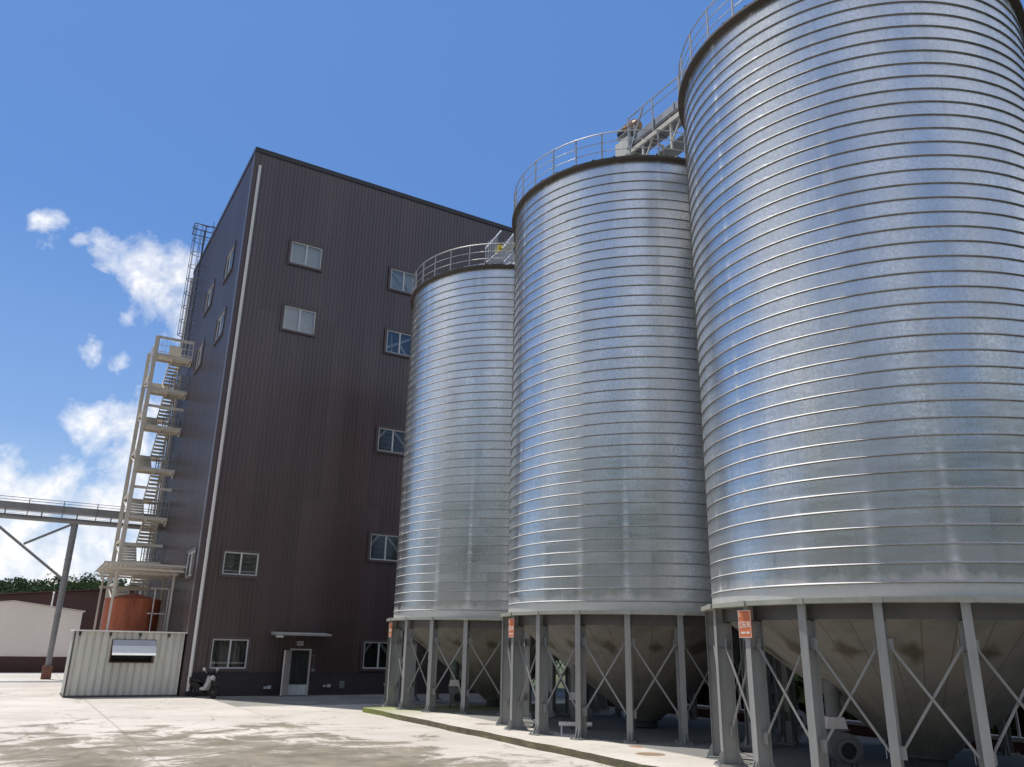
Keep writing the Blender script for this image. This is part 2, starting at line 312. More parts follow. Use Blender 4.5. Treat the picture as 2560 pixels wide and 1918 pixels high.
def mat_soil():
    m, nt, b = _new('soil_and_grass')
    p = geo_pos(nt); n1 = noise(nt, p, 0.06, 6, 0.6); n2 = noise(nt, p, 1.5, 5, 0.7)
    c = mixc(nt, n1, (0.055, 0.075, 0.022), (0.10, 0.095, 0.045))
    c = mixc(nt, n2, c, (0.045, 0.065, 0.02))
    link(nt, c, b.inputs['Base Color']); b.inputs['Roughness'].default_value = 0.95
    return m
MAT['soil'] = mat_soil()
def mat_hillwood():
    m, nt, b = _new('wooded_slope')
    p = geo_pos(nt); n1 = noise(nt, p, 0.03, 4, 0.6); n2 = noise(nt, p, 0.16, 6, 0.7)
    c = ramp(nt, math_n(nt, 'ADD', math_n(nt, 'MULTIPLY', n1, 0.4), math_n(nt, 'MULTIPLY', n2, 0.6)), [(0.35, (0.06, 0.085, 0.045)), (0.5, (0.095, 0.135, 0.075)), (0.65, (0.13, 0.165, 0.105))])
    link(nt, c, b.inputs['Base Color']); b.inputs['Roughness'].default_value = 0.95; b.inputs['Specular IOR Level'].default_value = 0.1
    bump(nt, b, n2, 1.0, 4.0)
    return m
MAT['hillwood'] = mat_hillwood()

def mat_leaf(name, c1, c2):
    m, nt, b = _new(name)
    p = geo_pos(nt)
    oi = noise(nt, p, 0.12, 3); n2 = noise(nt, p, 1.1, 4, 0.7)
    f = math_n(nt, 'ADD', math_n(nt, 'MULTIPLY', oi, 0.5), math_n(nt, 'MULTIPLY', n2, 0.5))
    link(nt, ramp(nt, f, [(0.35, c1), (0.65, c2)]), b.inputs['Base Color']); b.inputs['Roughness'].default_value = 0.9; b.inputs['Specular IOR Level'].default_value = 0.15
    tr = nt.nodes.new('ShaderNodeBsdfTranslucent'); tr.inputs[0].default_value = (*[min(1, x * 1.3) for x in c2], 1)
    mx = nt.nodes.new('ShaderNodeMixShader'); mx.inputs[0].default_value = 0.25
    out = nt.nodes['Material Output']
    link(nt, b.outputs[0], mx.inputs[1]); link(nt, tr.outputs[0], mx.inputs[2]); link(nt, mx.outputs[0], out.inputs[0])
    return m
MAT['leaf'] = mat_leaf('leaves', (0.016, 0.033, 0.014), (0.040, 0.068, 0.026))
MAT['leaf2'] = mat_leaf('brightened_leaves', (0.055, 0.085, 0.035), (0.10, 0.13, 0.055))  # lighter leaf copy, colour raised to brighten the belt's reflection in the silos

# ------------------------------------------------------------------ mesh helpers
class MB:
    def __init__(s): s.v = []; s.f = []; s.sm = []
    def add(s, vs, fs, smooth=False):
        o = len(s.v); s.v += [tuple(p) for p in vs]
        for f in fs: s.f.append(tuple(i + o for i in f)); s.sm.append(smooth)
        return s
    def box(s, x0, x1, y0, y1, z0, z1):
        v = [(x0, y0, z0), (x1, y0, z0), (x1, y1, z0), (x0, y1, z0), (x0, y0, z1), (x1, y0, z1), (x1, y1, z1), (x0, y1, z1)]
        return s.add(v, [(0, 3, 2, 1), (4, 5, 6, 7), (0, 1, 5, 4), (1, 2, 6, 5), (2, 3, 7, 6), (3, 0, 4, 7)])
    def bar(s, a, b, w, h=None, up=(0, 0, 1)):
        a = Vector(a); b = Vector(b); h = w if h is None else h
        d = (b - a).normalized(); u = Vector(up)
        if abs(d.dot(u)) > 0.98: u = Vector((1, 0, 0))
        x = d.cross(u).normalized(); y = x.cross(d).normalized()
        v = []
        for p in (a, b):
            for sx, sy in ((-1, -1), (1, -1), (1, 1), (-1, 1)): v.append(p + x * (sx * w / 2) + y * (sy * h / 2))
        return s.add(v, [(3, 2, 1, 0), (4, 5, 6, 7), (0, 1, 5, 4), (1, 2, 6, 5), (2, 3, 7, 6), (3, 0, 4, 7)])
    def tube(s, pts, r, n=8, caps=True):
        pts = [Vector(p) for p in pts]; rs = r if isinstance(r, (list, tuple)) else [r] * len(pts)
        rings = []; prev = None
        for i, p in enumerate(pts):
            d = ((pts[min(i + 1, len(pts) - 1)] - pts[max(i - 1, 0)])).normalized()
            u = prev if prev is not None else (Vector((0, 0, 1)) if abs(d.z) < 0.95 else Vector((1, 0, 0)))
            x = d.cross(u).normalized(); y = x.cross(d).normalized(); prev = y
            rings.append([p + x * (math.cos(2 * PI * k / n) * rs[i]) + y * (math.sin(2 * PI * k / n) * rs[i]) for k in range(n)])
        v = [q for g in rings for q in g]; f = []
        for i in range(len(pts) - 1):
            for k in range(n): f.append((i * n + k, i * n + (k + 1) % n, (i + 1) * n + (k + 1) % n, (i + 1) * n + k))
        s.add(v, f, True)
        if caps: s.add(rings[0], [tuple(range(n - 1, -1, -1))]); s.add(rings[-1], [tuple(range(n))])
        return s
    def lathe(s, prof, n=32, c=(0, 0, 0), caps=True, smooth=True):
        v = []; f = []
        for r, z in prof:
            for k in range(n): v.append((c[0] + r * math.cos(2 * PI * k / n), c[1] + r * math.sin(2 * PI * k / n), c[2] + z))
        for i in range(len(prof) - 1):
            for k in range(n): f.append((i * n + k, i * n + (k + 1) % n, (i + 1) * n + (k + 1) % n, (i + 1) * n + k))
        s.add(v, f, smooth)
        if caps:
            s.add(v[:n], [tuple(range(n - 1, -1, -1))]); s.add(v[-n:], [tuple(range(n))])
        return s
    def prism(s, poly, d):
        """poly: 3-D points in a plane, extruded by vector d"""
        n = len(poly); d = Vector(d); v = [Vector(p) for p in poly] + [Vector(p) + d for p in poly]
        f = [tuple(range(n - 1, -1, -1)), tuple(range(n, 2 * n))] + [(i, (i + 1) % n, n + (i + 1) % n, n + i) for i in range(n)]
        return s.add(v, f)
    def arc(s, c, r, a0, a1, tr, n=24, axis='z'):
        pts = []
        for i in range(n + 1):
            a = a0 + (a1 - a0) * i / n
            pts.append((c[0] + r * math.cos(a), c[1] + r * math.sin(a), c[2]))
        return s.tube(pts, tr, 6)
    def build(s, name, m, parent=None, loc=(0, 0, 0), rot=(0, 0, 0), fix=False):
        me = bpy.data.meshes.new(name); me.from_pydata(s.v, [], s.f)
        me.polygons.foreach_set('use_smooth', s.sm); me.materials.append(MAT[m] if isinstance(m, str) else m)
        if fix:
            bm = bmesh.new(); bm.from_mesh(me); bmesh.ops.recalc_face_normals(bm, faces=bm.faces); bm.to_mesh(me); bm.free()
        me.update()
        o = bpy.data.objects.new(name, me); C.objects.link(o)
        o.location = loc; o.rotation_euler = rot
        if parent: o.parent = parent
        return o

def tag(o, label=None, cat=None, group=None, kind=None):
    if label: o['label'] = label
    if cat: o['category'] = cat
    if group: o['group'] = group
    if kind: o['kind'] = kind
    return o
def thing(name, label, cat, loc=(0, 0, 0), rz=0.0, group=None):
    o = bpy.data.objects.new(name, None); C.objects.link(o); o.empty_display_size = 0.3
    o.location = loc; o.rotation_euler = (0, 0, rz)
    return tag(o, label, cat, group)
def copy_tree(o, parent=None):
    kids = list(o.children)
    c = o.copy(); C.objects.link(c)
    if parent: c.parent = parent
    for k in kids: copy_tree(k, c)
    return c
def text_mesh(body, size, name, m, parent, mat4, extrude=0.002):
    cu = bpy.data.curves.new(name + '_curve', 'FONT'); cu.body = body; cu.size = size; cu.extrude = extrude
    cu.align_x = 'CENTER'; cu.align_y = 'CENTER'
    t = bpy.data.objects.new(name + '_tmp', cu); C.objects.link(t)
    dg = bpy.context.evaluated_depsgraph_get(); dg.update()
    me = bpy.data.meshes.new_from_object(t.evaluated_get(dg)); bpy.data.objects.remove(t)
    me.transform(mat4); me.materials.clear(); me.materials.append(MAT[m])
    o = bpy.data.objects.new(name, me); C.objects.link(o); o.parent = parent
    return o

# ------------------------------------------------------------------ ground
tag(MB().add([(-2500, -2500, -0.03), (2500, -2500, -0.03), (2500, 2500, -0.03), (-2500, 2500, -0.03)], [(0, 1, 2, 3)]).build('ground', 'soil'), 'green and brown open ground around the yard', 'ground', kind='structure')
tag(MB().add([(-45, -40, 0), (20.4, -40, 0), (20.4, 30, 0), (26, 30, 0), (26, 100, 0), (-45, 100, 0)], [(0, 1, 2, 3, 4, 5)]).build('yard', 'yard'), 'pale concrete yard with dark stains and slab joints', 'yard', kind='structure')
# raised strip of concrete the silos stand on, with a mossy kerb face (slightly uneven edge)
pb = MB()
ys = [-14 + i * 0.35 for i in range(int((28.4 + 14) / 0.35) + 1)]
ex = [11.02 + 0.035 * math.sin(y * 1.7) + random.uniform(-0.02, 0.02) for y in ys]
top = [(x + 0.015, y, 0.15 + random.uniform(-0.008, 0.004)) for x, y in zip(ex, ys)]
bot = [(x, y, -0.01) for x, y in zip(ex, ys)]
n = len(ys)
vs = top + bot + [(20.4, y, 0.15) for y in ys]
fs = []
for i in range(n - 1):
    fs.append((n + i, i, i + 1, n + i + 1)); fs.append((i, 2 * n + i, 2 * n + i + 1, i + 1))
pb.add(vs, fs)
pb.add([top[-1], (20.4, ys[-1], 0.15), (20.4, ys[-1], -0.01), bot[-1]], [(0, 3, 2, 1)])
pb.add([(20.4, ys[0], 0.15), (20.4, ys[-1], 0.15), (20.4, ys[-1], -0.01), (20.4, ys[0], -0.01)], [(0, 3, 2, 1)])
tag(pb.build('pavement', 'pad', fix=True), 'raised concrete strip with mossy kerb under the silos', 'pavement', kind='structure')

# ------------------------------------------------------------------ silos
SR = 4.0; Z0 = 3.19; ZT = 16.35
def silo_wall():
    prof = [(SR, Z0), (SR + 0.012, Z0 + 0.01)]
    z = 3.46 - BAND
    prof = [(SR, Z0)]
    k = 0
    while True:
        zs = 3.46 + k * BAND
        if zs > ZT - 0.1: break
        z0 = (zs - BAND) if k else Z0 + 0.02
        for t, b in ((0.1, 0.0004), (0.5, 0.0012), (0.9, 0.0004)):
            zz = z0 + (zs - 0.040 - z0) * t
            prof.append((SR + b, zz))
        prof.append((SR, zs - 0.040)); prof.append((SR + 0.027, zs - 0.036)); prof.append((SR + 0.032, zs - 0.027)); prof.append((SR + 0.026, zs - 0.017)); prof.append((SR + 0.001, zs))
        k += 1
    prof.append((SR, ZT))
    N = 200; me = bpy.data.meshes.new('wall'); v = []; f = []
    rnd = random.Random(3)
    for i, (r, z) in enumerate(prof):
        for j in range(N):
            a = 2 * PI * j / N
            v.append((r * math.cos(a), r * math.sin(a), z))
    for i in range(len(prof) - 1):
        for j in range(N): f.append((i * N + j, i * N + (j + 1) % N, (i + 1) * N + (j + 1) % N, (i + 1) * N + j))
    me.from_pydata(v, [], f); me.polygons.foreach_set('use_smooth', [True] * len(f)); me.materials.append(MAT['silo']); me.materials.append(MAT['seam']); me.materials.append(MAT['seam_top'])
    mi = []
    for i in range(len(prof) - 1): mi += [1 if prof[i + 1][0] > SR + 0.02 and prof[i + 1][0] > prof[i][0] else (2 if prof[i][0] > SR + 0.02 else 0)] * N
    me.polygons.foreach_set('material_index', mi)
    # sharp edges on the lock-seam ribs
    sharp = set()
    for i in range(1, len(prof)):
        dr0 = abs(prof[i][0] - prof[i - 1][0])
        if dr0 > 0.002: sharp.add(i); sharp.add(i - 1)
    att = me.attributes.new('sharp_edge', 'BOOLEAN', 'EDGE')
    vals = [False] * len(me.edges)
    for e in me.edges:
        a, b = e.vertices
        if a // N == b // N and (a // N) in sharp: vals[e.index] = True
    att.data.foreach_set('value', vals); me.update()
    return me
LEG_A = [R(189 + 18 * k) for k in range(20)]
def polar(r, a, z): return (r * math.cos(a), r * math.sin(a), z)
def make_silo():
    s = thing('grain_silo', 'x', 'silo', (0, 0, 0))
    w = bpy.data.objects.new('wall', silo_wall()); C.objects.link(w); w.parent = s
    # roof: ribbed cone with a dark overhanging eave flange
    rf = MB(); NR = 40; v = []; f = []
    rings = [(4.14, 16.41), (2.2, 17.50), (0.55, 18.42)]
    for r, z in rings:
        for j in range(NR):
            for q, dz in ((0.0, 0.0), (0.82, 0.0), (0.86, 0.05), (0.96, 0.05)):
                a = 2 * PI * (j + q) / NR; v.append((r * math.cos(a), r * math.sin(a), z + dz))
    M = NR * 4
    for i in range(2):
        for j in range(M): f.append((i * M + j, i * M + (j + 1) % M, (i + 1) * M + (j + 1) % M, (i + 1) * M + j))
    rf.add(v, f); rf.lathe([(0.62, 18.36), (0.62, 18.66), (0.2, 18.72)], 24, smooth=False)
    rf.build('roof', 'galv', s)
    MB().lathe([(SR - 0.05, 16.335), (SR + 0.15, 16.335), (SR + 0.16, 16.36), (SR + 0.16, 16.42), (SR + 0.10, 16.425), (SR - 0.05, 16.43)], 120, caps=False, smooth=False).build('roof_rim', 'rimsteel', s)
    rl = MB(); NP = 30
    for k in range(NP):
        a = R(183 + 12 * k); rl.bar(polar(4.09, a, 16.42), polar(4.09, a, 17.36), 0.035, 0.035)
        rl.box(*[x for x in (4.09 * math.cos(a) - 0.06, 4.09 * math.cos(a) + 0.06, 4.09 * math.sin(a) - 0.06, 4.09 * math.sin(a) + 0.06, 16.42, 16.45)])
    for z, t in ((17.36, 0.020), (17.03, 0.013), (16.72, 0.013)):
        pts = [polar(4.09, R(183 + 6 * k), z) for k in range(61)]
        rl.tube(pts, t, 6, False)
    rl.build('railing', 'galv', s)
    # polygonal ledge and the deep ring beam under it
    lg = MB(); v = []; f = []
    for a in LEG_A:
        v += [polar(4.26, a, 3.10), polar(4.26, a, 3.185), polar(3.9, a, 3.19), polar(3.9, a, 3.10)]
    for k in range(20):
        for q in range(4): f.append((k * 4 + q, ((k + 1) % 20) * 4 + q, ((k + 1) % 20) * 4 + (q + 1) % 4, k * 4 + (q + 1) % 4))
    lg.add(v, f)
    for a in LEG_A:
        c = Vector(polar(4.265, a, 3.14)); t = Vector((-math.sin(a), math.cos(a), 0))
        lg.bar(c - t * 0.10, c + t * 0.10, 0.02, 0.10)
    lg.build('ledge', 'ledge', s, fix=True)
    rb = MB(); v = []; f = []
    for a in LEG_A:
        v += [polar(4.0, a, 2.84), polar(4.0, a, 3.097), polar(3.93, a, 3.097), polar(3.93, a, 2.84)]
    rb.add(v, f := [(k * 4 + q, ((k + 1) % 20) * 4 + q, ((k + 1) % 20) * 4 + (q + 1) % 4, k * 4 + (q + 1) % 4) for k in range(20) for q in range(4)])
    rb.build('ring_beam', 'darksteel', s, fix=True)  # leg steel given a darker colour for the shade below the ledge
    hp = MB().lathe([(3.80, 2.95), (0.42, 0.38)], 40, caps=False, smooth=False)
    ho = hp.build('hopper', 'hopper', s)
    MB().lathe([(0.42, 0.42), (0.46, 0.42), (0.46, 0.36), (0.36, 0.36), (0.34, 0.18)], 24, smooth=False).build('outlet', 'darksteel', ho)
    # legs
    lm = MB()
    ro, ri, fw, t = 4.17, 3.85, 0.145, 0.014
    zb, zt = 0.18, 3.098
    lm.box(ro - t, ro, -fw / 2, fw / 2, zb, zt); lm.box(ri, ri + t, -fw / 2, fw / 2, zb, zt); lm.box(ri + t, ro - t, -0.006, 0.006, zb, zt)
    for z in (2.3, 2.80): lm.box(ri + t, ro - t, -fw / 2 + 0.01, fw / 2 - 0.01, z, z + 0.012)
    bm_ = MB()
    bm_.box(3.72, 4.31, -0.16, 0.16, 0.15, 0.178)
    for sgn in (-1, 1):
        bm_.prism([(ro + 0.001, sgn * 0.04, 0.178), (ro + 0.12, sgn * 0.04, 0.178), (ro + 0.001, sgn * 0.04, 0.42)], (0, 0.012, 0))
        bm_.prism([(ri - 0.001, sgn * 0.04, 0.178), (ri - 0.11, sgn * 0.04, 0.178), (ri - 0.001, sgn * 0.04, 0.42)], (0, 0.012, 0))
    for px in (3.76, 4.27):
        for py in (-0.12, 0.12): bm_.lathe([(0.022, 0.178), (0.022, 0.215)], 8, (px, py, 0), smooth=False)
    lo = lm.build('leg', 'steel', s, rot=(0, 0, LEG_A[0])); bo = bm_.build('base_plate', 'steel', lo)
    for a in LEG_A[1:]:
        c = lo.copy(); C.objects.link(c); c.parent = s; c.rotation_euler = (0, 0, a)
        d = bo.copy(); C.objects.link(d); d.parent = c
    # cross braces, one pair per bay
    br = MB(); a0, a1 = R(1.2), R(16.8)
    for (za, zb_), off in (((2.42, 0.78), 0.0), ((0.78, 2.42), -0.045)):
        r = 4.02 + off
        br.bar(polar(r, a0, za), polar(r, a1, zb_), 0.042, 0.012, up=(math.cos(R(9)), math.sin(R(9)), 0))
        br.bar(polar(r, a0, za), polar(r, a1, zb_), 0.012, 0.04, up=(math.cos(R(9)), math.sin(R(9)), 0))
    for a in (a0, a1):
        for z in (2.42, 0.78):
            c = Vector(polar(4.0, a, z)); sg = 1 if a == a0 else -1
            tdir = Vector((-math.sin(a), math.cos(a), 0))
            br.bar(c - tdir * 0.06, c + tdir * 0.07 * sg, 0.010, 0.2)
    bo0 = br.build('cross_brace', 'steel', s, rot=(0, 0, LEG_A[0]))
    for a in LEG_A[1:]:
        c = bo0.copy(); C.objects.link(c); c.parent = s; c.rotation_euler = (0, 0, a)
    return s
SILO = [(16.07, 10.61), (16.07, 19.24), (16.07, 27.87)]
SLAB = ['nearest and largest-looking silo at the right, cut off by the picture edge',
        'middle corrugated steel silo, standing between the near and the far silo',
        'farthest and smallest-looking silo, beside the dark brown building']
s0 = make_silo()
silos = [s0, copy_tree(s0), copy_tree(s0)]
for o, (x, y), l in zip(silos, SILO, SLAB):
    o.location = (x, y, 0); o['label'] = l; o['group'] = 'row of galvanised grain silos'

# orange number signs, each fixed to a silo leg
def silo_sign(c, ang, num, label):
    t = thing('silo_sign', label, 'sign', (c[0] + 4.20 * math.cos(ang), c[1] + 4.20 * math.sin(ang), 2.78), ang, 'orange silo signs')
    MB().box(-0.012, 0.012, -0.185, 0.185, -0.26, 0.24).build('board', 'sign_orange', t)
    b2 = MB()
    for y0, y1, z0, z1 in ((-0.185, 0.185, 0.228, 0.24), (-0.185, 0.185, -0.26, -0.248), (-0.185, -0.175, -0.248, 0.228), (0.175, 0.185, -0.248, 0.228)):
        b2.box(0.0125, 0.0145, y0, y1, z0, z1)
    b2.build('border', 'coping', t)
    M = Matrix.Rotation(R(90), 4, 'Z') @ Matrix.Rotation(R(90), 4, 'X')
    text_mesh(num, 0.15, 'lettering', 'sign_white', t, Matrix.Translation((0.0135, -0.115, -0.03)) @ M)
    text_mesh('玉米', 0.125, 'lettering', 'sign_white', t, Matrix.Translation((0.0135, 0.045, -0.03)) @ M)
    text_mesh('L', 0.11, 'lettering', 'sign_white', t, Matrix.Translation((0.0135, -0.13, 0.155)) @ M)
    mk = MB(); y = -0.12; rr = random.Random(5)
    for k in range(9):
        if k == 5: y += 0.03
        mk.box(0.0125, 0.0145, y, y + 0.019, -0.195 + rr.uniform(0, 0.006), -0.150); y += 0.025
    mk.build('small_print', 'sign_white', t)
silo_sign(SILO[0], R(171), '①', 'orange sign on a leg of the nearest silo')
silo_sign(SILO[1], R(171), '②', 'orange sign on a leg of the middle silo')
silo_sign(SILO[2], R(171), '③', 'narrow-looking orange sign on a leg of the farthest silo, seen nearly edge-on')

# aeration fans under the silos: upright duct and scroll housing with a round inlet
def aeration_fan(label, loc, rz, duct_top, dm='duct_green', hm='fan_grey', sc=1.0):
    t = thing('aeration_fan', label, 'fan', loc, rz, 'fans standing under the silos')
    t.scale = (sc, sc, sc)
    MB().lathe([(0.15, 0.93), (0.15, duct_top)], 20).build('duct', dm, t)
    MB().lathe([(0.19, duct_top - 0.03), (0.19, duct_top)], 20).build('flange', hm, t)
    if duct_top > 1.4: MB().lathe([(0.165, 1.35), (0.165, 1.38)], 20).build('flange', hm, t)
    h = MB()
    v = []
    for (w, d, z) in ((0.15, 0.15, 0.95), (0.20, 0.14, 0.74)):
        v += [(-w, -d, z), (w, -d, z), (w, d, z), (-w, d, z)]
    th_ = MB(); th_.add(v, [(0, 1, 5, 4), (1, 2, 6, 5), (2, 3, 7, 6), (3, 0, 4, 7), (0, 3, 2, 1), (4, 5, 6, 7)]); th_.build('throat', 'white_pvc', t, fix=True)
    h.box(-0.23, 0.23, -0.17, 0.17, 0.715, 0.735)
    # scroll: volute outline extruded along y
    pts = [(-0.20, 0.715)]
    for i in range(25):
        a = PI - i * (1.62 * PI) / 24 * -1
        r = 0.20 + 0.14 * i / 24
        pts.append((0.10 + r * 1.30 * math.cos(a) * 0.95, 0.36 + r * 1.0 * math.sin(a)))
    pts += [(0.20, 0.715)]
    poly = [(x, -0.14, max(0.05, z)) for x, z in pts]
    h.prism(poly, (0, 0.28, 0)); h.build('housing', hm, t, fix=True)
    inl = MB(); v = []; f = []
    for r, y in ((0.15, -0.142), (0.15, -0.20), (0.21, -0.20), (0.215, -0.185), (0.19, -0.142)):
        for k in range(28): v.append((0.16 + r * math.cos(2 * PI * k / 28), y, 0.36 + r * math.sin(2 * PI * k / 28)))
    for i in range(4):
        for k in range(28): f.append((i * 28 + k, i * 28 + (k + 1) % 28, (i + 1) * 28 + (k + 1) % 28, (i + 1) * 28 + k))
    inl.add(v, f); inl.build('inlet_ring', hm, t, fix=True)
    hl = MB(); hl.add([(0.16 + 0.15 * math.cos(2 * PI * k / 28), -0.1435, 0.36 + 0.15 * math.sin(2 * PI * k / 28)) for k in range(28)], [tuple(range(28))]); hl.build('inlet_mouth', 'black', t)
    lg = MB()
    for x in (-0.12, 0.30):
        lg.box(x - 0.025, x + 0.025, -0.16, 0.16, 0.0, 0.04); lg.box(x - 0.02, x + 0.02, -0.14, -0.11, 0.04, 0.2); lg.box(x - 0.02, x + 0.02, 0.11, 0.14, 0.04, 0.2)
    lg.build('stand', 'darksteel', t)
    return t
aeration_fan('grey fan with tall pipe and round inlet under the nearest silo', (14.05, 11.15, 0.15), R(-33), 1.62, 'fan_grey')
aeration_fan('grey fan with upright pipe, half hidden by a leg of the middle silo', (13.9, 19.6, 0.15), R(-38), 1.75, 'fan_grey')
aeration_fan('grey fan with a dark green pipe under the farthest silo', (14.0, 27.3, 0.15), R(-28), 1.85)
f4 = aeration_fan('white fan with round inlet seen in the gap between middle and nearest silo', (19.1, 16.6, 0.15), R(-42), 1.1, 'fan_white', 'fan_white', 0.95)
# white pipe fitting lying by the leg of the middle silo
pf = thing('pipe_fitting', 'short white pipe on low feet beside a leg of the middle silo', 'pipe', (12.75, 18.15, 0.15), R(-35))
MB().tube([(-0.35, 0, 0.27), (0.5, 0, 0.27)], 0.055, 12).build('pipe', 'white_pvc', pf)
pp = MB()
for x in (-0.28, 0.35): pp.bar((x, -0.1, 0), (x, 0, 0.22), 0.035); pp.bar((x, 0.1, 0), (x, 0, 0.22), 0.035)
pp.build('foot', 'white_pvc', pf); MB().box(-0.3, 0.3, -0.16, 0.16, 0.0, 0.02).build('base_board', 'white_pvc', pf)

# low red wall with white coping behind the silos
bw = thing('boundary_wall', 'low dark red wall with white coping and thin posts behind the silos', 'wall', (20.56, 0, 0))
MB().box(-0.10, 0.10, -14, 27, -0.02, 0.41).build('wall_body', 'wall_red', bw)
MB().box(-0.15, 0.15, -14, 27, 0.41, 0.50).build('coping', 'coping', bw)
pm = MB().box(-0.025, 0.025, -0.025, 0.025, 0.50, 1.15)
p0 = pm.build('post', 'coping', bw, (0, -12, 0))
for k in range(1, 14):
    c = p0.copy(); C.objects.link(c); c.parent = bw; c.location = (0, -12 + 2.9 * k, 0)

# ------------------------------------------------------------------ machinery on the silo roofs
cv = thing('drag_conveyor', 'pale grey conveyor trough running above the roofs of middle and nearest silo', 'conveyor', (16.07, 18.8, 18.95))
tr = MB().box(-0.28, 0.28, -13.0, -0.1, 0.10, 0.62)
y = -0.3
while y > -13: tr.box(-0.31, 0.31, y - 0.03, y + 0.03, 0.07, 0.65); y -= 1.0
tr.build('trough', 'galv', cv)
MB().box(-0.5, -0.34, -13.0, -0.1, 0.0, 0.12).build('chain_guard', 'darksteel', cv)
for y in (-0.9, -2.3, -4.6, -7.0, -9.5, -12):
    sp = MB(); sp.bar((-0.45, y, -1.2), (-0.45, y, 0.1), 0.07); sp.bar((0.45, y, -1.2), (0.45, y, 0.1), 0.07)
    sp.bar((-0.45, y, -1.0), (-0.45, y - 0.7, 0.05), 0.05)
    sp.bar((-0.45, y, 0.05), (0.45, y, 0.05), 0.06)
    sp.build('support', 'stairpaint', cv)
wk = MB().box(0.5, 1.15, -13.0, -0.2, -0.06, 0.0); wk.build('walkway', 'galv', cv)
MB().bar((-0.48, -0.2, -0.16), (-0.48, -13, -0.16), 0.08, 0.16).build('side_beam', 'stairpaint', cv)
hr = MB()
for y in (-0.2, -1.5, -2.8, -4.1, -5.4, -6.7): hr.bar((-0.5, y, -0.1), (-0.5, y, 1.25), 0.045)
hr.bar((-0.5, -0.2, 1.25), (-0.5, -13, 1.25), 0.035); hr.bar((-0.5, -0.2, 0.9), (-0.5, -13, 0.9), 0.025)
hr.bar((-0.5, -1.0, 1.2), (-0.5, -0.3, -0.1), 0.05)
hr.build('handrail', 'galv', cv)
hd = MB().box(-0.34, 0.34, 0.0, 0.75, 0.05, 0.75); hd.box(-0.25, 0.25, 0.1, 0.62, -0.6, 0.05)
hd.lathe([(0.13, 0), (0.13, 0.08)], 16, smooth=False)
hd.build('head_box', 'cabin', cv)
mt = MB(); mt.tube([(0.0, -0.05, 1.25), (0.0, 0.38, 1.25)], 0.26, 20); 
for k in range(12):
    a = 2 * PI * k / 12; c = (0.26 * math.cos(a), 0, 1.25 + 0.26 * math.sin(a))
    mt.bar((c[0], 0.0, c[2]), (c[0], 0.33, c[2]), 0.03, 0.03)
mt.box(-0.2, 0.2, -0.05, 0.35, 0.98, 1.05); mt.tube([(0, -0.2, 1.24), (0, -0.05, 1.24)], [0.16, 0.24], 16)
mo = mt.build('motor', 'motor_orange', cv)
MB().tube([(0.0, 0.38, 1.25), (0.0, 0.72, 1.25)], 0.275, 20).build('fan_cowl', 'black', mo)
ms = MB()
for x in (-0.3, 0.3): ms.bar((x, 0.3, 0.75), (x, 0.62, 1.0), 0.05); ms.bar((x, -0.3, 0.6), (x, -0.3, 1.0), 0.05)
ms.box(-0.35, 0.35, -0.2, 0.70, 0.95, 0.98); ms.build('motor_bracket', 'galv', cv)
# smaller loader on the far silo: roof stair, platform and yellow motor
ld = thing('roof_stair', 'steel stair with handrail climbing the roof of the farthest silo', 'stair', (16.07, 27.87, 0))
a = R(-127); ux, uy = math.cos(a), math.sin(a); tx, ty = -uy, ux
st = MB(); hs = MB()
P0 = Vector((4.05 * ux, 4.05 * uy, 16.45)); P1 = Vector((0.75 * ux, 0.75 * uy, 18.62))
for sgn in (-1, 1):
    o = Vector((tx, ty, 0)) * (0.35 * sgn)
    st.bar(P0 + o, P1 + o, 0.04, 0.14)
    for k in range(6):
        q = P0.lerp(P1, 0.05 + k * 0.19) + o; hs.bar(q, q + Vector((0, 0, 0.95)), 0.04)
    hs.bar(P0 + o + Vector((0, 0, 0.95)) * 0.75, P1 + o + Vector((0, 0, 0.95)), 0.045)
    hs.bar(P0.lerp(P1, 0.05) + o, P0.lerp(P1, 0.05) + o + Vector((0.25 * ux, 0.25 * uy, 0.0)), 0.05)
    hs.bar(P1 + o + Vector((0, 0, 0.95)), P1 + o + Vector((-1.3 * ux, -1.3 * uy, 1.9)), 0.045)
for k in range(12):
    q = P0.lerp(P1, (k + 0.5) / 12); o = Vector((tx, ty, 0)) * 0.34; st.bar(q - o, q + o, 0.16, 0.03)
st.build('flight', 'galv', ld); hs.build('handrail', 'galv', ld)
lm2 = thing('loading_head', 'yellow motor on a grey spout at the top of the farthest silo', 'motor', (16.07, 27.87, 18.5))
MB().box(-0.5, 0.5, -0.45, 0.45, 0.15, 0.42).build('spout_box', 'galv', lm2)
ym = MB().tube([(-0.1, -0.6, 0.72), (-0.1, 0.1, 0.78)], 0.17, 16); ym.box(-0.35, 0.3, 0.1, 0.5, 0.42, 0.95); ym.build('motor', 'motor_yellow', lm2)

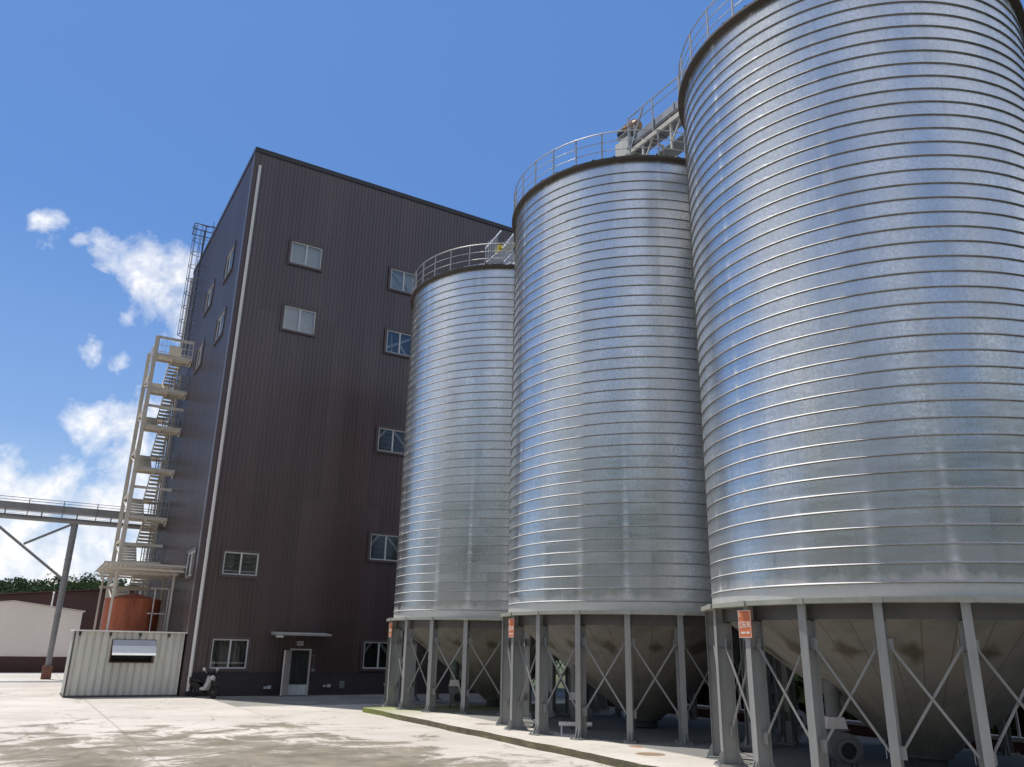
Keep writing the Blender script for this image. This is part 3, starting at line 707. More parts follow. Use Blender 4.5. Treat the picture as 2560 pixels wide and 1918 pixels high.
# ------------------------------------------------------------------ mill building
X0, X1, Y0, Y1, ZH = 6.54, 24.0, 37.91, 55.3, 26.9
mill = thing('mill_building', 'tall dark brown clad mill building with white drain pipe at its corner', 'building', (X0, Y0, 0))
def ribbed(length, height, holes, pitch=0.2, z0=0.0):
    """outward = -y, along +x, in local coordinates; holes = (x0, x1, z0, z1)"""
    m = MB(); prof = []
    x = 0.0
    while x < length - 1e-6:
        for dx, dy in ((0, 0), (0.06, 0), (0.075, -0.024), (0.125, -0.024), (0.14, 0)):
            if x + dx <= length: prof.append((x + dx, dy))
        x += pitch
    prof.append((length, 0))
    for (xa, ya), (xb, yb) in zip(prof[:-1], prof[1:]):
        xm = (xa + xb) / 2; cuts = [z0, height]
        spans = [(z0, height)]
        for hx0, hx1, hz0, hz1 in holes:
            if hx0 < xm < hx1:
                ns = []
                for a, b in spans:
                    if hz1 <= a or hz0 >= b: ns.append((a, b)); continue
                    if hz0 > a: ns.append((a, hz0))
                    if hz1 < b: ns.append((hz1, b))
                spans = ns
        for a, b in spans:
            m.add([(xa, ya, a), (xb, yb, a), (xb, yb, b), (xa, ya, b)], [(0, 1, 2, 3)])
    return m
# windows on the front: (x0, x1, z0, z1, kind)
FW = [(8.92, 10.55, 20.88, 22.12, 'blind'), (14.48, 16.04, 20.84, 22.07, 'pale'), (8.95, 10.56, 17.2, 18.47, 'blind'), (14.51, 16.03, 17.13, 18.4, 'brace'),
      (14.45, 16.07, 11.7, 12.93, 'brace'), (14.46, 16.09, 6.21, 7.47, 'brace'), (7.58, 9.11, 5.09, 6.09, 'plain'), (7.57, 9.11, 1.12, 2.34, 'plain'), (14.52, 16.05, 1.15, 2.36, 'brace')]
LW = [(40.05, 41.94, 20.75, 22.24, 'pale'), (45.2, 47.3, 20.7, 22.1, 'pale'), (40.1, 41.95, 17.17, 18.5, 'pale'), (45.66, 47.45, 17.12, 18.5, 'pale'), (38.7, 40.7, 5.02, 6.15, 'pale')]
DOOR = (11.08, 11.92, 0.0, 1.93)
fh = [(w[0] - X0 - 0.04, w[1] - X0 + 0.04, w[2] - 0.03, w[3] + 0.03) for w in FW] + [(DOOR[0] - X0 - 0.02, DOOR[1] - X0 + 0.02, 0, DOOR[3] + 0.03)]
ribbed(X1 - X0, ZH, fh).build('front_wall', 'cladding', mill)
lh = [(Y1 - w[1] - 0.04, Y1 - w[0] + 0.04, w[2] - 0.03, w[3] + 0.03) for w in LW]
ribbed(Y1 - Y0, ZH, lh).build('side_wall', 'cladding', mill, (0, Y1 - Y0, 0), (0, 0, R(-90)))
ribbed(X1 - X0, ZH, [], 0.4).build('back_wall', 'cladding', mill, (X1 - X0, Y1 - Y0, 0), (0, 0, R(180)))
ribbed(Y1 - Y0, ZH, [], 0.4).build('far_side_wall', 'cladding', mill, (X1 - X0, 0, 0), (0, 0, R(90)))
L_, D_ = X1 - X0, Y1 - Y0
MB().box(0.02, L_ - 0.02, 0.02, D_ - 0.02, ZH - 0.35, ZH - 0.15).build('roof', 'trim', mill)
cp = MB()
for a in ((-0.05, L_ + 0.05, -0.06, 0.0), (-0.05, L_ + 0.05, D_, D_ + 0.06), (-0.06, 0.0, -0.0, D_), (L_, L_ + 0.06, 0.0, D_)):
    cp.box(a[0], a[1], a[2], a[3], ZH - 0.22, ZH + 0.04)
cp.build('parapet_cap', 'trim', mill)
ct = MB(); ct.box(-0.034, 0.20, -0.036, -0.026, 0.0, ZH - 0.23); ct.box(-0.038, -0.027, -0.036, 0.35, 0.0, ZH - 0.23)
ct.build('corner_trim', 'corner', mill)
pl = MB(); 
for a, b in ((0.21, DOOR[0] - X0 - 0.08), (DOOR[1] - X0 + 0.08, L_)): pl.box(a, b, -0.042, -0.028, 0.0, 0.93); pl.box(a, b, -0.055, -0.028, 0.93, 0.96)
pl.build('plinth', 'plinth', mill)
it = MB()   # dark lining just inside the walls, seen through the panes
it.add([(0.55, 0.55, 0.02), (L_ - 0.5, 0.55, 0.02), (L_ - 0.5, 0.55, ZH - 1), (0.55, 0.55, ZH - 1)], [(0, 1, 2, 3)])
it.add([(0.55, 0.55, 0.02), (0.55, D_ - 0.5, 0.02), (0.55, D_ - 0.5, ZH - 1), (0.55, 0.55, ZH - 1)], [(3, 2, 1, 0)])
it.build('interior', 'interior', mill)
def window(w, h, kind, loc, rz):
    """origin at the lower left corner of the frame, outward = -y"""
    c = MB(); q = 0.11; d0, d1 = -0.075, 0.05
    c.box(-q, 0, d0, d1, -q, h + q); c.box(w, w + q, d0, d1, -q, h + q); c.box(0, w, d0, d1, h, h + q); c.box(0, w, d0 - 0.03, d1, -q, 0)
    c.box(-q - 0.03, -q, d0 - 0.02, d0 + 0.005, -q - 0.03, h + q + 0.03)
    o = c.build('window', 'corner', mill, loc, (0, 0, rz))
    f = MB(); t = 0.055; e0, e1 = -0.035, 0.035
    f.box(0, w, e0, e1, 0, t); f.box(0, w, e0, e1, h - t, h); f.box(0, t, e0, e1, t, h - t); f.box(w - t, w, e0, e1, t, h - t)
    f.box(w / 2 - 0.035, w / 2 + 0.035, e0 - 0.006, e1, t, h - t)
    f.build('frame', 'alu', o)
    MB().add([(t, 0, t), (w - t, 0, t), (w - t, 0, h - t), (t, 0, h - t)], [(0, 1, 2, 3)]).build('pane', 'glass', o)
    if kind == 'blind': MB().box(0.02, w - 0.02, 0.12, 0.13, 0.02, h - 0.02).build('blind', 'blind', o)
    if kind == 'pale': MB().box(0.02, w - 0.02, 0.24, 0.25, -0.05, h + 0.05).build('blind', 'blind', o)
    if kind in ('brace', 'pale') and rz == 0:
        b = MB()
        if kind == 'pale':
            b.bar((0.1, 0.12, h - 0.1), (w * 0.42, 0.12, h * 0.45), 0.03, 0.12); b.bar((0.1, 0.16, 0.12), (w * 0.42, 0.16, h * 0.5), 0.03, 0.12); b.bar((w * 0.55, 0.14, h * 0.5), (w * 0.8, 0.14, 0.1), 0.03, 0.10)
        elif loc[2] > 15:
            b.bar((0.1, 0.15, h * 0.25), (w * 0.95, 0.15, h * 0.85), 0.03, 0.13); b.bar((w * 0.5, 0.2, h * 0.6), (w * 0.9, 0.2, 0.0), 0.03, 0.13); b.bar((w * .25, .25, h * .95), (w * .3, .25, 0), .03, .05)
        else:
            b.bar((0.0, 0.15, h * 0.5), (w * 0.33, 0.15, h + 0.05), 0.03, 0.12); b.bar((w * 0.52, 0.18, h + 0.05), (w + 0.02, 0.18, h * 0.35), 0.03, 0.13)
        b.build('inner_brace', 'brace_white', o)
    if kind == 'plain':
        MB().box(0.0, w, 0.30, 0.33, h * 0.16, h * 0.22).build('inner_rail', 'brace_white', o)
    return o
for x0, x1, z0, z1, k in FW: window(x1 - x0, z1 - z0, k, (x0 - X0, 0, z0), 0)
for y0, y1, z0, z1, k in LW: window(y1 - y0, z1 - z0, k, (0, y1 - Y0, z0), R(-90))
# drain pipes
for nm, px, py in (('drain_pipe', 0.27, -0.12), ):
    d = MB().tube([(px, py, ZH - 1.05), (px, py, 0.22)], 0.075, 14)
    for k in range(9): d.lathe([(0.085, 0.0), (0.085, 0.07)], 14, (px, py, 0.7 + k * 2.9), smooth=False)
    d.build('drain_pipe', 'white_pvc', mill)
MB().tube([(-0.13, D_ - 0.12, ZH - 0.6), (-0.13, D_ - 0.12, 0.2)], 0.075, 12).build('drain_pipe', 'white_pvc', mill)
# door with open leaf, half-height barrier, canopy, plate
dx0, dx1 = DOOR[0] - X0, DOOR[1] - X0
df = MB(); df.box(dx0 - 0.07, dx0, -0.06, 0.06, 0, 1.99); df.box(dx1, dx1 + 0.07, -0.06, 0.06, 0, 1.99); df.box(dx0, dx1, -0.06, 0.06, 1.92, 1.99)
dr = df.build('door', 'beige_door', mill)
dl = MB().box(0, 0.83, -0.02, 0.02, 0.03, 1.92); dl.box(0.80, 0.845, -0.03, 0.03, 0.03, 1.92)
leaf = dl.build('leaf', 'beige_door', dr, (dx0 - 0.05, -0.08, 0), (0, 0, R(180 + 56)))
cb = MB(); x = dx0
while x < dx1 - 0.02: cb.add([(x, 0.0, 0.02), (x + 0.05, -0.03, 0.02), (x + 0.05, -0.03, 0.47), (x, 0.0, 0.44)], [(0, 1, 2, 3)]); cb.add([(x + 0.05, -0.03, 0.02), (x + 0.1, 0, 0.02), (x + 0.1, 0, 0.44), (x + 0.05, -0.03, 0.47)], [(0, 1, 2, 3)]); x += 0.1
cb.build('barrier', 'white_sheet', dr)
cs = MB()
for k in range(7): cs.box(dx0 + 0.02 + k * 0.118, dx0 + 0.125 + k * 0.118, 0.10 + 0.02 * (k % 2), 0.105 + 0.02 * (k % 2), 0.1, 1.9)
cs.build('strip_curtain', 'interior', dr)
cy = MB(); cy.box(10.08 - X0, 12.55 - X0, -1.0, -0.03, 2.555, 2.60); cy.prism([(10.05 - X0, -1.03, 2.62), (10.05 - X0, -0.03, 2.70), (10.05 - X0, -0.03, 2.62), (10.05 - X0, -1.03, 2.603)], (2.53, 0, 0))
cy.build('door_canopy', 'soffit', mill, fix=True)
MB().box(10.06 - X0, 10.35 - X0, -1.05, -0.85, 2.46, 2.53).build('lamp', 'white_paint', mill)
sg = MB().box(11.28 - X0, 11.58 - X0, -0.06, -0.03, 2.13, 2.32).build('door_plate', 'plate', mill)
mk = MB()
for k in range(3): mk.box(11.32 - X0 + k * 0.08, 11.37 - X0 + k * 0.08, -0.063, -0.0605, 2.18, 2.27)
mk.build('lettering', 'mark_grey', sg)
for bx, bz, w, h in ((10.2, 0.35, 0.15, 0.13), (10.03, 0.33, 0.11, 0.08), (12.72, 0.39, 0.10, 0.08), (12.93, 0.40, 0.15, 0.12), (7.85, 0.39, 0.17, 0.12), (15.72, 0.44, 0.15, 0.10)):
    b = MB().box(bx - X0 - w / 2, bx - X0 + w / 2, -0.14, -0.043, bz - h / 2, bz + h / 2); b.box(bx - X0 - w / 2 - 0.01, bx - X0 + w / 2 + 0.01, -0.15, -0.14, bz + h / 2 - 0.02, bz + h / 2 + 0.01)
    b.build('outlet_box', 'alu', mill)
vb = MB().box(13.45 - X0, 13.68 - X0, -0.09, -0.043, 0.28, 0.60)
for k in range(6): vb.box(13.47 - X0, 13.66 - X0, -0.105, -0.09, 0.31 + k * 0.046, 0.33 + k * 0.046)
vb.build('vent', 'gallery', mill)
cw = MB().tube([(12.15 - X0, -0.05, 1.7), (12.13 - X0, -0.05, 1.1), (12.15 - X0, -0.06, 1.0), (12.22 - X0, -0.06, 0.97)], 0.012, 6); cw.box(12.06 - X0, 12.22 - X0, -0.07, -0.043, 1.02, 1.12); cw.box(12.04 - X0, 12.2 - X0, -0.06, -0.043, 1.68, 1.72)
cw.build('cable', 'mark_grey', mill)

# caged ladder from the stair top to the roof
ca = thing('caged_ladder', 'thin caged ladder up the side of the brown building above the stair tower', 'ladder', (X0, 51.2, 18.6))
la = MB()
for y in (-0.24, 0.24): la.bar((-0.22, y, 0.0), (-0.22, y, 9.75), 0.05)
k = 0.25
while k < 9.2: la.tube([(-0.22, -0.24, k), (-0.22, 0.24, k)], 0.014, 6); k += 0.3
la.build('ladder_rails', 'darksteel', ca)
for k in range(9):
    hoop = MB()
    z = 2.0 + k * 0.96
    pts = [(-0.22 - 0.68 * math.sin(PI * i / 14), -0.38 * math.cos(PI * i / 14), z) for i in range(15)]
    hoop.tube(pts, 0.02, 6)
    for y in (-0.38, 0.38): hoop.bar((-0.22, y, z), (-0.03, y, z), 0.03)
    hoop.build('cage_hoop', 'darksteel', ca)
cs = MB()
for a in (20, 55, 90, 125, 160):
    x, y = -0.22 - 0.68 * math.sin(R(a)), -0.38 * math.cos(R(a)); cs.bar((x, y, 2.0), (x, y, 9.75), 0.028)
cs.build('cage_strap', 'darksteel', ca)
rr = MB()
for z in (9.3, 9.72):
    for y in (-0.42, 0.42): rr.bar((-0.95, y, z), (0.9, y, z), 0.045)
    rr.bar((-0.95, -0.42, z), (-0.95, 0.42, z), 0.045)
for y in (-0.42, 0.42):
    rr.bar((0.85, y, 8.2), (0.85, y, 9.75), 0.045); rr.bar((-0.22, y, 8.4), (-0.22, y, 9.75), 0.04)
rr.bar((0.3, 0.42, 9.7), (0.3, 0.42, 10.6), 0.035); rr.bar((0.15, 0.42, 10.2), (0.45, 0.42, 10.2), 0.03)
rr.build('top_railing', 'darksteel', ca)

# ------------------------------------------------------------------ outside stair tower
sx0, sx1, sy0, sy1 = 4.30, 6.46, 49.25, 52.9
stt = thing('stair_tower', 'cream steel stair tower on the left side of the brown building', 'stair', (0, 0, 0))
for px, py in ((sx0 + 0.09, sy0 + 0.05), (sx0 + 0.09, sy1)):
    c = MB(); c.box(px - 0.105, px + 0.105, py - 0.13, py - 0.11, 0, 19.55); c.box(px - 0.105, px + 0.105, py + 0.11, py + 0.13, 0, 19.55); c.box(px - 0.012, px + 0.012, py - 0.11, py + 0.11, 0, 19.55)
    c.build('post', 'stairpaint', stt)
c = MB().box(sx1 - 0.12, sx1, sy1 - 0.06, sy1 + 0.06, 0, 18.5); c.build('post', 'stairpaint', stt)
levels = [1.4, 3.9, 6.35, 8.83, 11.6, 14.1, 16.38, 18.5]
beams = [7.26, 10.45, 15.25]
def rail(m, a, b, h=1.0, n=6, bal=True):
    a = Vector(a); b = Vector(b); up = Vector((0, 0, 1))
    m.bar(a + up * h, b + up * h, 0.045); m.bar(a + up * h * 0.12, b + up * h * 0.12, 0.03); m.bar(a + up * h * .55, b + up * h * .55, 0.025)
    for i in range(n + 1):
        p = a.lerp(b, i / n); m.bar(p, p + up * h, 0.045 if i in (0, n) else 0.02)
for i, z in enumerate(levels):
    p = MB(); p.box(sx0 + 0.18, sx1, sy0 + 0.02, sy0 + 1.15, z - 0.03, z)                          # deck
    p.box(sx0 + 0.02, sx1 + 0.02, sy0 - 0.04, sy0 + 0.015, z - 0.16, z + 0.015)                     # front channel
    for x in (sx0 + 0.2, sx0 + 1.15, sx1 - 0.10): p.box(x - 0.03, x + 0.03, sy0 + 0.02, sy0 + 1.15, z - 0.15, z - 0.032)
    p.box(sx0 + 0.18, sx1, sy0 + 1.15, sy0 + 1.20, z - 0.16, z)
    p.prism([(sx1 - 0.02, sy0 + 0.05, z - 0.16), (sx1 - 0.02, sy0 + 1.1, z - 0.16), (sx1 - 0.02, sy0 + 0.5, z - 0.42)], (0.05, 0, 0))
    p.build('landing', 'stairpaint', stt)
    r = MB(); x_a = sx0 + 0.2 if z > 18 else sx0 + 1.25
    rail(r, (x_a, sy0, z + 0.015), (sx1, sy0, z + 0.015), 0.95, 9 if z > 18 else 5)
    if z > 18: r.box(sx0 + 0.1, sx1 + 0.02, sy0 - 0.03, sy0 + 0.03, z + 0.97, z + 1.10)
    r.build('railing', 'gallery' if z < 18 else 'stairpaint', stt)
    r = MB()
    if z > 18: rail(r, (sx0 + 0.12, sy0, z), (sx0 + 0.12, sy1, z), 1.0, 8)
    else: rail(r, (sx0 + 1.25, sy0 + 1.12, z), (sx1, sy0 + 1.12, z), 0.95, 5)
    r.build('railing', 'gallery' if z < 18 else 'stairpaint', stt)
    if z > 18: MB().box(sx0 + 0.95, sx0 + 1.6, sy0 + 1.1, sy0 + 1.12, z + 0.1, z + 1.0).build('guard_panel', 'stairpaint', stt)
for z in beams: MB().box(sx0 + 0.02, sx1, sy0 - 0.03, sy0 + 0.03, z - 0.08, z + 0.07).build('beam', 'stairpaint', stt)
for i in range(len(levels) - 1):
    za, zb = levels[i], levels[i + 1]; zm = (za + zb) / 2
    p = MB(); p.box(sx0 + 0.18, sx1 - 0.55, sy1 - 0.75, sy1 - 0.02, zm - 0.03, zm); p.box(sx0 + 0.18, sx1 - 0.1, sy1 - 0.05, sy1 + 0.02, zm - 0.15, zm + 0.01)
    p.build('rear_landing', 'stairpaint', stt)
    for side, (xa, xb), (z0, z1), ya, yb in (('l', (sx0 + 0.20, sx0 + 1.05), (za, zm), sy0 + 1.2, sy1 - 0.75), ('r', (sx0 + 1.07, sx0 + (1.9 if za < 8 else 1.68)), (zb, zm), sy0 + 1.2, sy1 - 0.75)):
        f = MB(); nst = 7
        for x in (xa, xb): f.bar((x, ya, z0 - 0.02), (x, yb, z1 - 0.02), 0.03, 0.27)
        for k in range(nst):
            t = (k + 0.5) / nst; y = ya + (yb - ya) * t; z = z0 + (z1 - z0) * (k + 1) / (nst + 0.3)
            f.box(xa + 0.015, xb - 0.015, y - 0.13, y + 0.13, z - 0.02, z); f.box(xa + 0.015, xb - 0.015, y - 0.13, y - 0.11, z - 0.135, z - 0.02)
        for x in (xa,) if side == 'l' else (xb,):
            f.bar((x, ya, z0 + 0.9), (x, yb, z1 + 0.9), 0.04)
            for t in (0.1, 0.5, 0.9): q = Vector((x, ya + (yb - ya) * t, z0 + (z1 - z0) * t)); f.bar(q, q + Vector((0, 0, 0.9)), 0.03)
        f.build('flight', 'stairpaint', stt)
    # knee braces between the two outer posts
    MB().bar((sx0 + 0.09, sy0 + 0.1, za + 0.1), (sx0 + 0.09, sy1 - 0.1, zm - 0.1), 0.05, 0.09).build('side_brace', 'stairpaint', stt)
    MB().box(sx0 + 0.05, sx0 + 0.13, sy0 + 0.16, sy1 - 0.11, zm - 0.08, zm + 0.06).build('side_beam', 'stairpaint', stt)

# ------------------------------------------------------------------ things at the foot of the stair
tk = thing('storage_tank', 'rusty orange round tank under the sheet canopy behind the white cabin', 'tank', (4.72, 43.0, 0))
MB().lathe([(1.22, 0.0), (1.22, 3.98), (1.25, 3.98), (1.25, 4.04), (1.1, 4.08), (0.2, 4.3)], 48, smooth=False).build('tank_shell', 'tank', tk)
tl = MB()
for x in (0.72, 1.32): tl.bar((x, -1.42, 0.0), (x, -1.42, 4.55), 0.045)
for z in (3.4, 4.53, 2.3): tl.bar((0.5, -1.42, z), (1.32, -1.42, z), 0.045)
tl.bar((1.5, -0.9, 0), (1.5, -0.9, 4.5), 0.04); tl.bar((1.32, -1.42, 4.5), (1.5, -0.9, 4.5), 0.04)
tl.build('guard_frame', 'white_pvc', tk)
cn = thing('sheet_canopy', 'flat corrugated sheet canopy on thin posts over the rusty tank', 'canopy', (0, 0, 0))
cr = MB(); v = []; f = []; N = 34
for j, (y, z) in enumerate(((40.1, 5.46), (45.2, 5.34))):
    for i in range(N + 1):
        x = 2.98 + (6.42 - 2.98) * i / N; v.append((x, y, z + (0.03 if i % 2 else 0.0)))
for i in range(N): f.append((i, i + 1, N + 2 + i, N + 1 + i))
cr.add(v, f); cr.add([(p[0], p[1], p[2] + 0.012) for p in v], [tuple(reversed(q)) for q in f])
cr.box(2.96, 6.42, 40.07, 40.10, 5.44, 5.52); cr.build('roof_sheet', 'soffit', cn)
cf = MB()
for y in (40.4, 42.0, 43.6, 44.9): cf.box(3.1, 6.4, y - 0.03, y + 0.03, 5.24 - (y - 40) * 0.023, 5.33 - (y - 40) * 0.023)
cf.box(3.3, 5.9, 44.95, 45.02, 4.6, 4.72)
cf.build('purlin', 'stairpaint', cn)
for x, y in ((3.62, 41.0), (6.08, 41.0), (3.40, 44.8), (6.2, 44.8)):
    MB().bar((x, y, 0), (x, y, 5.22), 0.085).build('post', 'stairpaint', cn)

cab = thing('site_cabin', 'low white corrugated cabin with a tilted window flap at the building corner', 'cabin', (2.22, 38.0, 0))
cw_, cd_, ch_ = 4.2, 2.4, 2.56
def corr(length, h, z0, holes=()):
    m = MB(); x = 0; prof = []
    while x < length - 1e-6:
        for dx, dy in ((0, 0), (0.13, 0), (0.16, 0.055), (0.20, 0.055), (0.23, 0)):
            if x + dx < length: prof.append((x + dx, dy))
        x += 0.28
    prof.append((length, 0))
    for (xa, ya), (xb, yb) in zip(prof[:-1], prof[1:]):
        sp = [(z0, h)]; xm = (xa + xb) / 2
        for a, b, c, d in holes:
            if a < xm < b: sp = [(z0, c), (d, h)]
        for a, b in sp: m.add([(xa, ya, a), (xb, yb, a), (xb, yb, b), (xa, ya, b)], [(0, 1, 2, 3)])
    return m
corr(cw_, ch_ - 0.04, 0.08, [(1.45, 3.05, 1.36, 2.2)]).build('front_wall', 'cabin', cab)
corr(cd_, ch_ - 0.04, 0.08).build('side_wall', 'cabin', cab, (0, cd_, 0), (0, 0, R(-90)))
corr(cd_, ch_ - 0.04, 0.08).build('side_wall', 'cabin', cab, (cw_, 0, 0), (0, 0, R(90)))
corr(cw_, ch_ - 0.04, 0.08).build('back_wall', 'cabin', cab, (cw_, cd_, 0), (0, 0, R(180)))
rfm = MB().box(-0.06, cw_ + 0.10, -0.09, cd_ + 0.06, ch_ - 0.035, ch_ + 0.02); rfm.build('roof', 'cabinroof', cab)
fr = MB(); fr.box(-0.03, cw_ + 0.03, -0.03, 0.06, 0.0, 0.075); fr.box(-0.03, 0.06, 0.065, cd_, 0.0, 0.075); fr.box(-0.035, 0.03, -0.035, -0.005, 0.08, ch_ - 0.04)
fr.build('base_frame', 'darksteel', cab)
MB().box(1.3, 3.2, 0.35, 0.37, 1.2, 2.3).build('interior', 'interior', cab)
wf = MB(); wf.box(1.40, 1.46, -0.03, 0.05, 1.32, 2.24); wf.box(3.04, 3.10, -0.03, 0.05, 1.32, 2.24); wf.box(1.46, 3.04, -0.03, 0.05, 2.19, 2.24); wf.box(1.46, 3.04, -0.04, 0.05, 1.32, 1.37)
wo = wf.build('window', 'redbrown', cab)
fl = MB().box(1.44, 3.08, -0.012, 0.012, -0.24, 0.0); fl.build('flap', 'bluegrey', wo, (0, -0.05, 2.22), (R(-15), 0, 0))
fl2 = MB().box(1.44, 3.10, -0.012, 0.012, -0.48, 0.0); fl2.build('flap', 'white_paint', wo, (0, -0.113, 1.985), (R(-42), 0, 0))
for k in range(4):
    x = 0.18 + k * 1.13; MB().box(x - 0.035, x + 0.035, -0.05, -0.002, ch_ - 0.20, ch_ - 0.06).build('bracket', 'black', cab)

# parked motorbike by the corner of the building
bk = thing('motorbike', 'white and black motorbike parked at the foot of the brown building', 'motorbike', (7.28, 36.95, 0), R(-62))
def wheel(cx, rr_):
    m = MB(); pts = [(cx + (rr_ - 0.05) * math.cos(2 * PI * k / 28), 0, rr_ + (rr_ - 0.05) * math.sin(2 * PI * k / 28)) for k in range(29)]
    m.tube(pts, 0.05, 8, False); o = m.build('wheel', 'rubber', bk)
    h = MB()
    for k in range(6): h.bar((cx, 0, rr_), (cx + (rr_ - .07) * math.cos(PI * k / 3), 0, rr_ + (rr_ - .07) * math.sin(PI * k / 3)), 0.025)
    h.tube([(cx, -0.06, rr_), (cx, 0.06, rr_)], 0.06, 12); h.build('rim', 'darksteel', o)
wheel(0.62, 0.27); wheel(-0.60, 0.27)
b = MB()
side = [(0.48, 0.66), (0.40, 0.86), (0.30, 0.88), (0.22, 0.62), (0.10, 0.44), (-0.10, 0.40), (-0.12, 0.32), (0.16, 0.30), (0.34, 0.46)]
t_ = MB(); t_.prism([(-0.10, -0.12, 0.42), (-0.25, -0.12, 0.56), (-0.85, -0.10, 0.66), (-0.88, -0.10, 0.58), (-0.45, -0.12, 0.36), (-0.12, -0.12, 0.30)], (0, 0.24, 0)); t_.build('tail_panel', 'black', bk, fix=True)
b.prism([(x, -0.13, z) for x, z in side], (0, 0.26, 0)); b.build('fairing', 'bike_white', bk, fix=True)
b = MB(); b.prism([(0.60, -0.07, 0.55), (0.86, -0.06, 0.50), (0.80, -0.06, 0.56), (0.62, -0.07, 0.61), (0.42, -0.07, 0.57)], (0, 0.14, 0)); b.build('mudguard', 'black', bk, fix=True)
b = MB(); b.prism([(0.02, -0.14, 0.62), (-0.30, -0.14, 0.72), (-0.82, -0.12, 0.78), (-0.86, -0.12, 0.70), (-0.30, -0.14, 0.60)], (0, 0.28, 0)); b.box(-0.35, 0.05, -0.1, 0.1, 0.2, 0.45); b.build('seat', 'black', bk, fix=True)
b = MB(); b.tube([(0.36, -0.34, 0.98), (0.34, -0.12, 0.95), (0.34, 0.12, 0.95), (0.36, 0.34, 0.98)], 0.022, 8); b.bar((0.36, 0, 0.92), (0.62, -0.07, 0.28), 0.05); b.bar((0.36, 0, 0.92), (0.62, 0.07, 0.28), 0.05); b.build('handlebar', 'black', bk)
for sgn in (-1, 1):
    b = MB(); b.tube([(0.36, sgn * 0.22, 0.96), (0.30, sgn * 0.33, 1.12)], 0.01, 6); b.tube([(0.30, sgn * 0.33, 1.13), (0.27, sgn * 0.33, 1.13)], 0.065, 12); b.build('mirror', 'alu', bk)
b = MB(); b.tube([(0.44, 0, 0.80), (0.53, 0, 0.78)], [0.10, 0.085], 14); b.build('headlight', 'alu', bk)
b = MB(); b.tube([(-0.2, 0.17, 0.26), (-0.75, 0.19, 0.36)], [0.04, 0.06], 10); b.build('exhaust', 'galv', bk)

# ------------------------------------------------------------------ conveyor gallery on the left
gy = 54.65
gl = thing('conveyor_gallery', 'grey overhead conveyor on a single trestle leg at the left edge', 'conveyor', (0, gy, 0))
MB().box(-26, 6.5, -0.45, 0.35, 9.27, 9.66).build('trough', 'gallery', gl)
g = MB().tube([(-26, -0.1, 8.86), (6.5, -0.1, 8.86)], 0.155, 16); g.build('girder', 'gallery', gl)
g = MB(); x = -25.6
while x < 6.4: g.bar((x, -0.1, 8.95), (x, -0.1, 9.3), 0.07); x += 1.85
g.build('hanger', 'gallery', gl)
g = MB(); x = -25.5
while x < 6.4: g.bar((x, -0.5, 8.9), (x, -0.5, 9.93), 0.05); x += 1.79
for z in (9.93, 9.78): g.bar((-26, -0.5, z), (6.5, -0.5, z), 0.03)
for z in (9.12, 9.02): g.bar((-26, -0.5, z), (6.5, -0.5, z), 0.018)
g.build('handrail', 'gallery', gl)
for lx in (2.12, -12.5):
    g = MB().tube([(lx, 0, 0.6), (lx + 0.0, 0, 8.72)], [0.15, 0.19], 16)
    for z in (3.4, 6.6, 7.9): g.lathe([(0.20, 0), (0.20, 0.06)], 16, (lx, 0, z), smooth=False)
    o = g.build('trestle_leg', 'gallery', gl)
    MB().prism([(lx - 0.25, -0.25, -0.02), (lx + 0.25, -0.25, -0.02), (lx + 0.25, 0.25, -0.02), (lx - 0.25, 0.25, -0.02)], (0, 0, 0.74)).build('footing', 'brickfoot', o)
    g = MB(); g.bar((lx, -0.02, 5.42), (lx - 4.45, -0.02, 8.72), 0.14); g.bar((lx - 2.42, -0.02, 7.36), (lx - 0.1, -0.02, 8.72), 0.13); g.build('diagonal_brace', 'gallery', gl)

# ------------------------------------------------------------------ far buildings on the left
wh = thing('warehouse', 'low cream gabled warehouse with a dark base at the left edge', 'building', (-0.22, 65, 0))
g = MB(); W_ = 4.25
g.prism([(-W_, 0, 1.0), (W_, 0, 1.0), (W_, 0, 3.98), (0, 0, 4.5), (-W_, 0, 3.98)], (0, 13, 0)); g.build('wall', 'warehouse', wh, fix=True)
MB().box(-W_ - 0.02, W_ + 0.02, -0.03, 13.02, -0.02, 1.0).build('base', 'redbrown', wh)
g = MB()
for sgn in (-1, 1): g.prism([(sgn * (W_ + 0.15), -0.12, 3.99), (0, -0.12, 4.515), (0, -0.12, 4.57), (sgn * (W_ + 0.15), -0.12, 4.05)], (0, 13.2, 0))
g.build('roof', 'cabinroof', wh, fix=True)
fp = thing('vent_pipe', 'thin white pipe standing at the right of the cream warehouse roof', 'pipe', (2.2, 70, 0)); MB().tube([(0, 0, 0), (0, 0, 5.4)], 0.05, 8).build('pipe', 'white_pvc', fp); MB().lathe([(0.09, 5.4), (0.02, 5.5)], 8).build('cap', 'white_pvc', fp)
rb = thing('red_brown_shed', 'long red brown shed behind the cream warehouse', 'building', (0, 80, 0))
g = MB(); g.prism([(-22, 0, 0), (40, 0, 0), (40, 0, 4.0), (18, 0, 7.4), (-22, 0, 3.4)], (0, 18, 0)); g.build('wall', 'redbrown', rb, fix=True)
g = MB(); g.prism([(-22.3, -0.3, 3.4), (18, -0.3, 7.45), (18, -0.3, 7.55), (-22.3, -0.3, 3.5)], (0, 18.6, 0)); g.prism([(18, -0.3, 7.45), (40.3, -0.3, 4.0), (40.3, -0.3, 4.1), (18, -0.3, 7.55)], (0, 18.6, 0)); g.build('roof', 'redbrown', rb, fix=True)
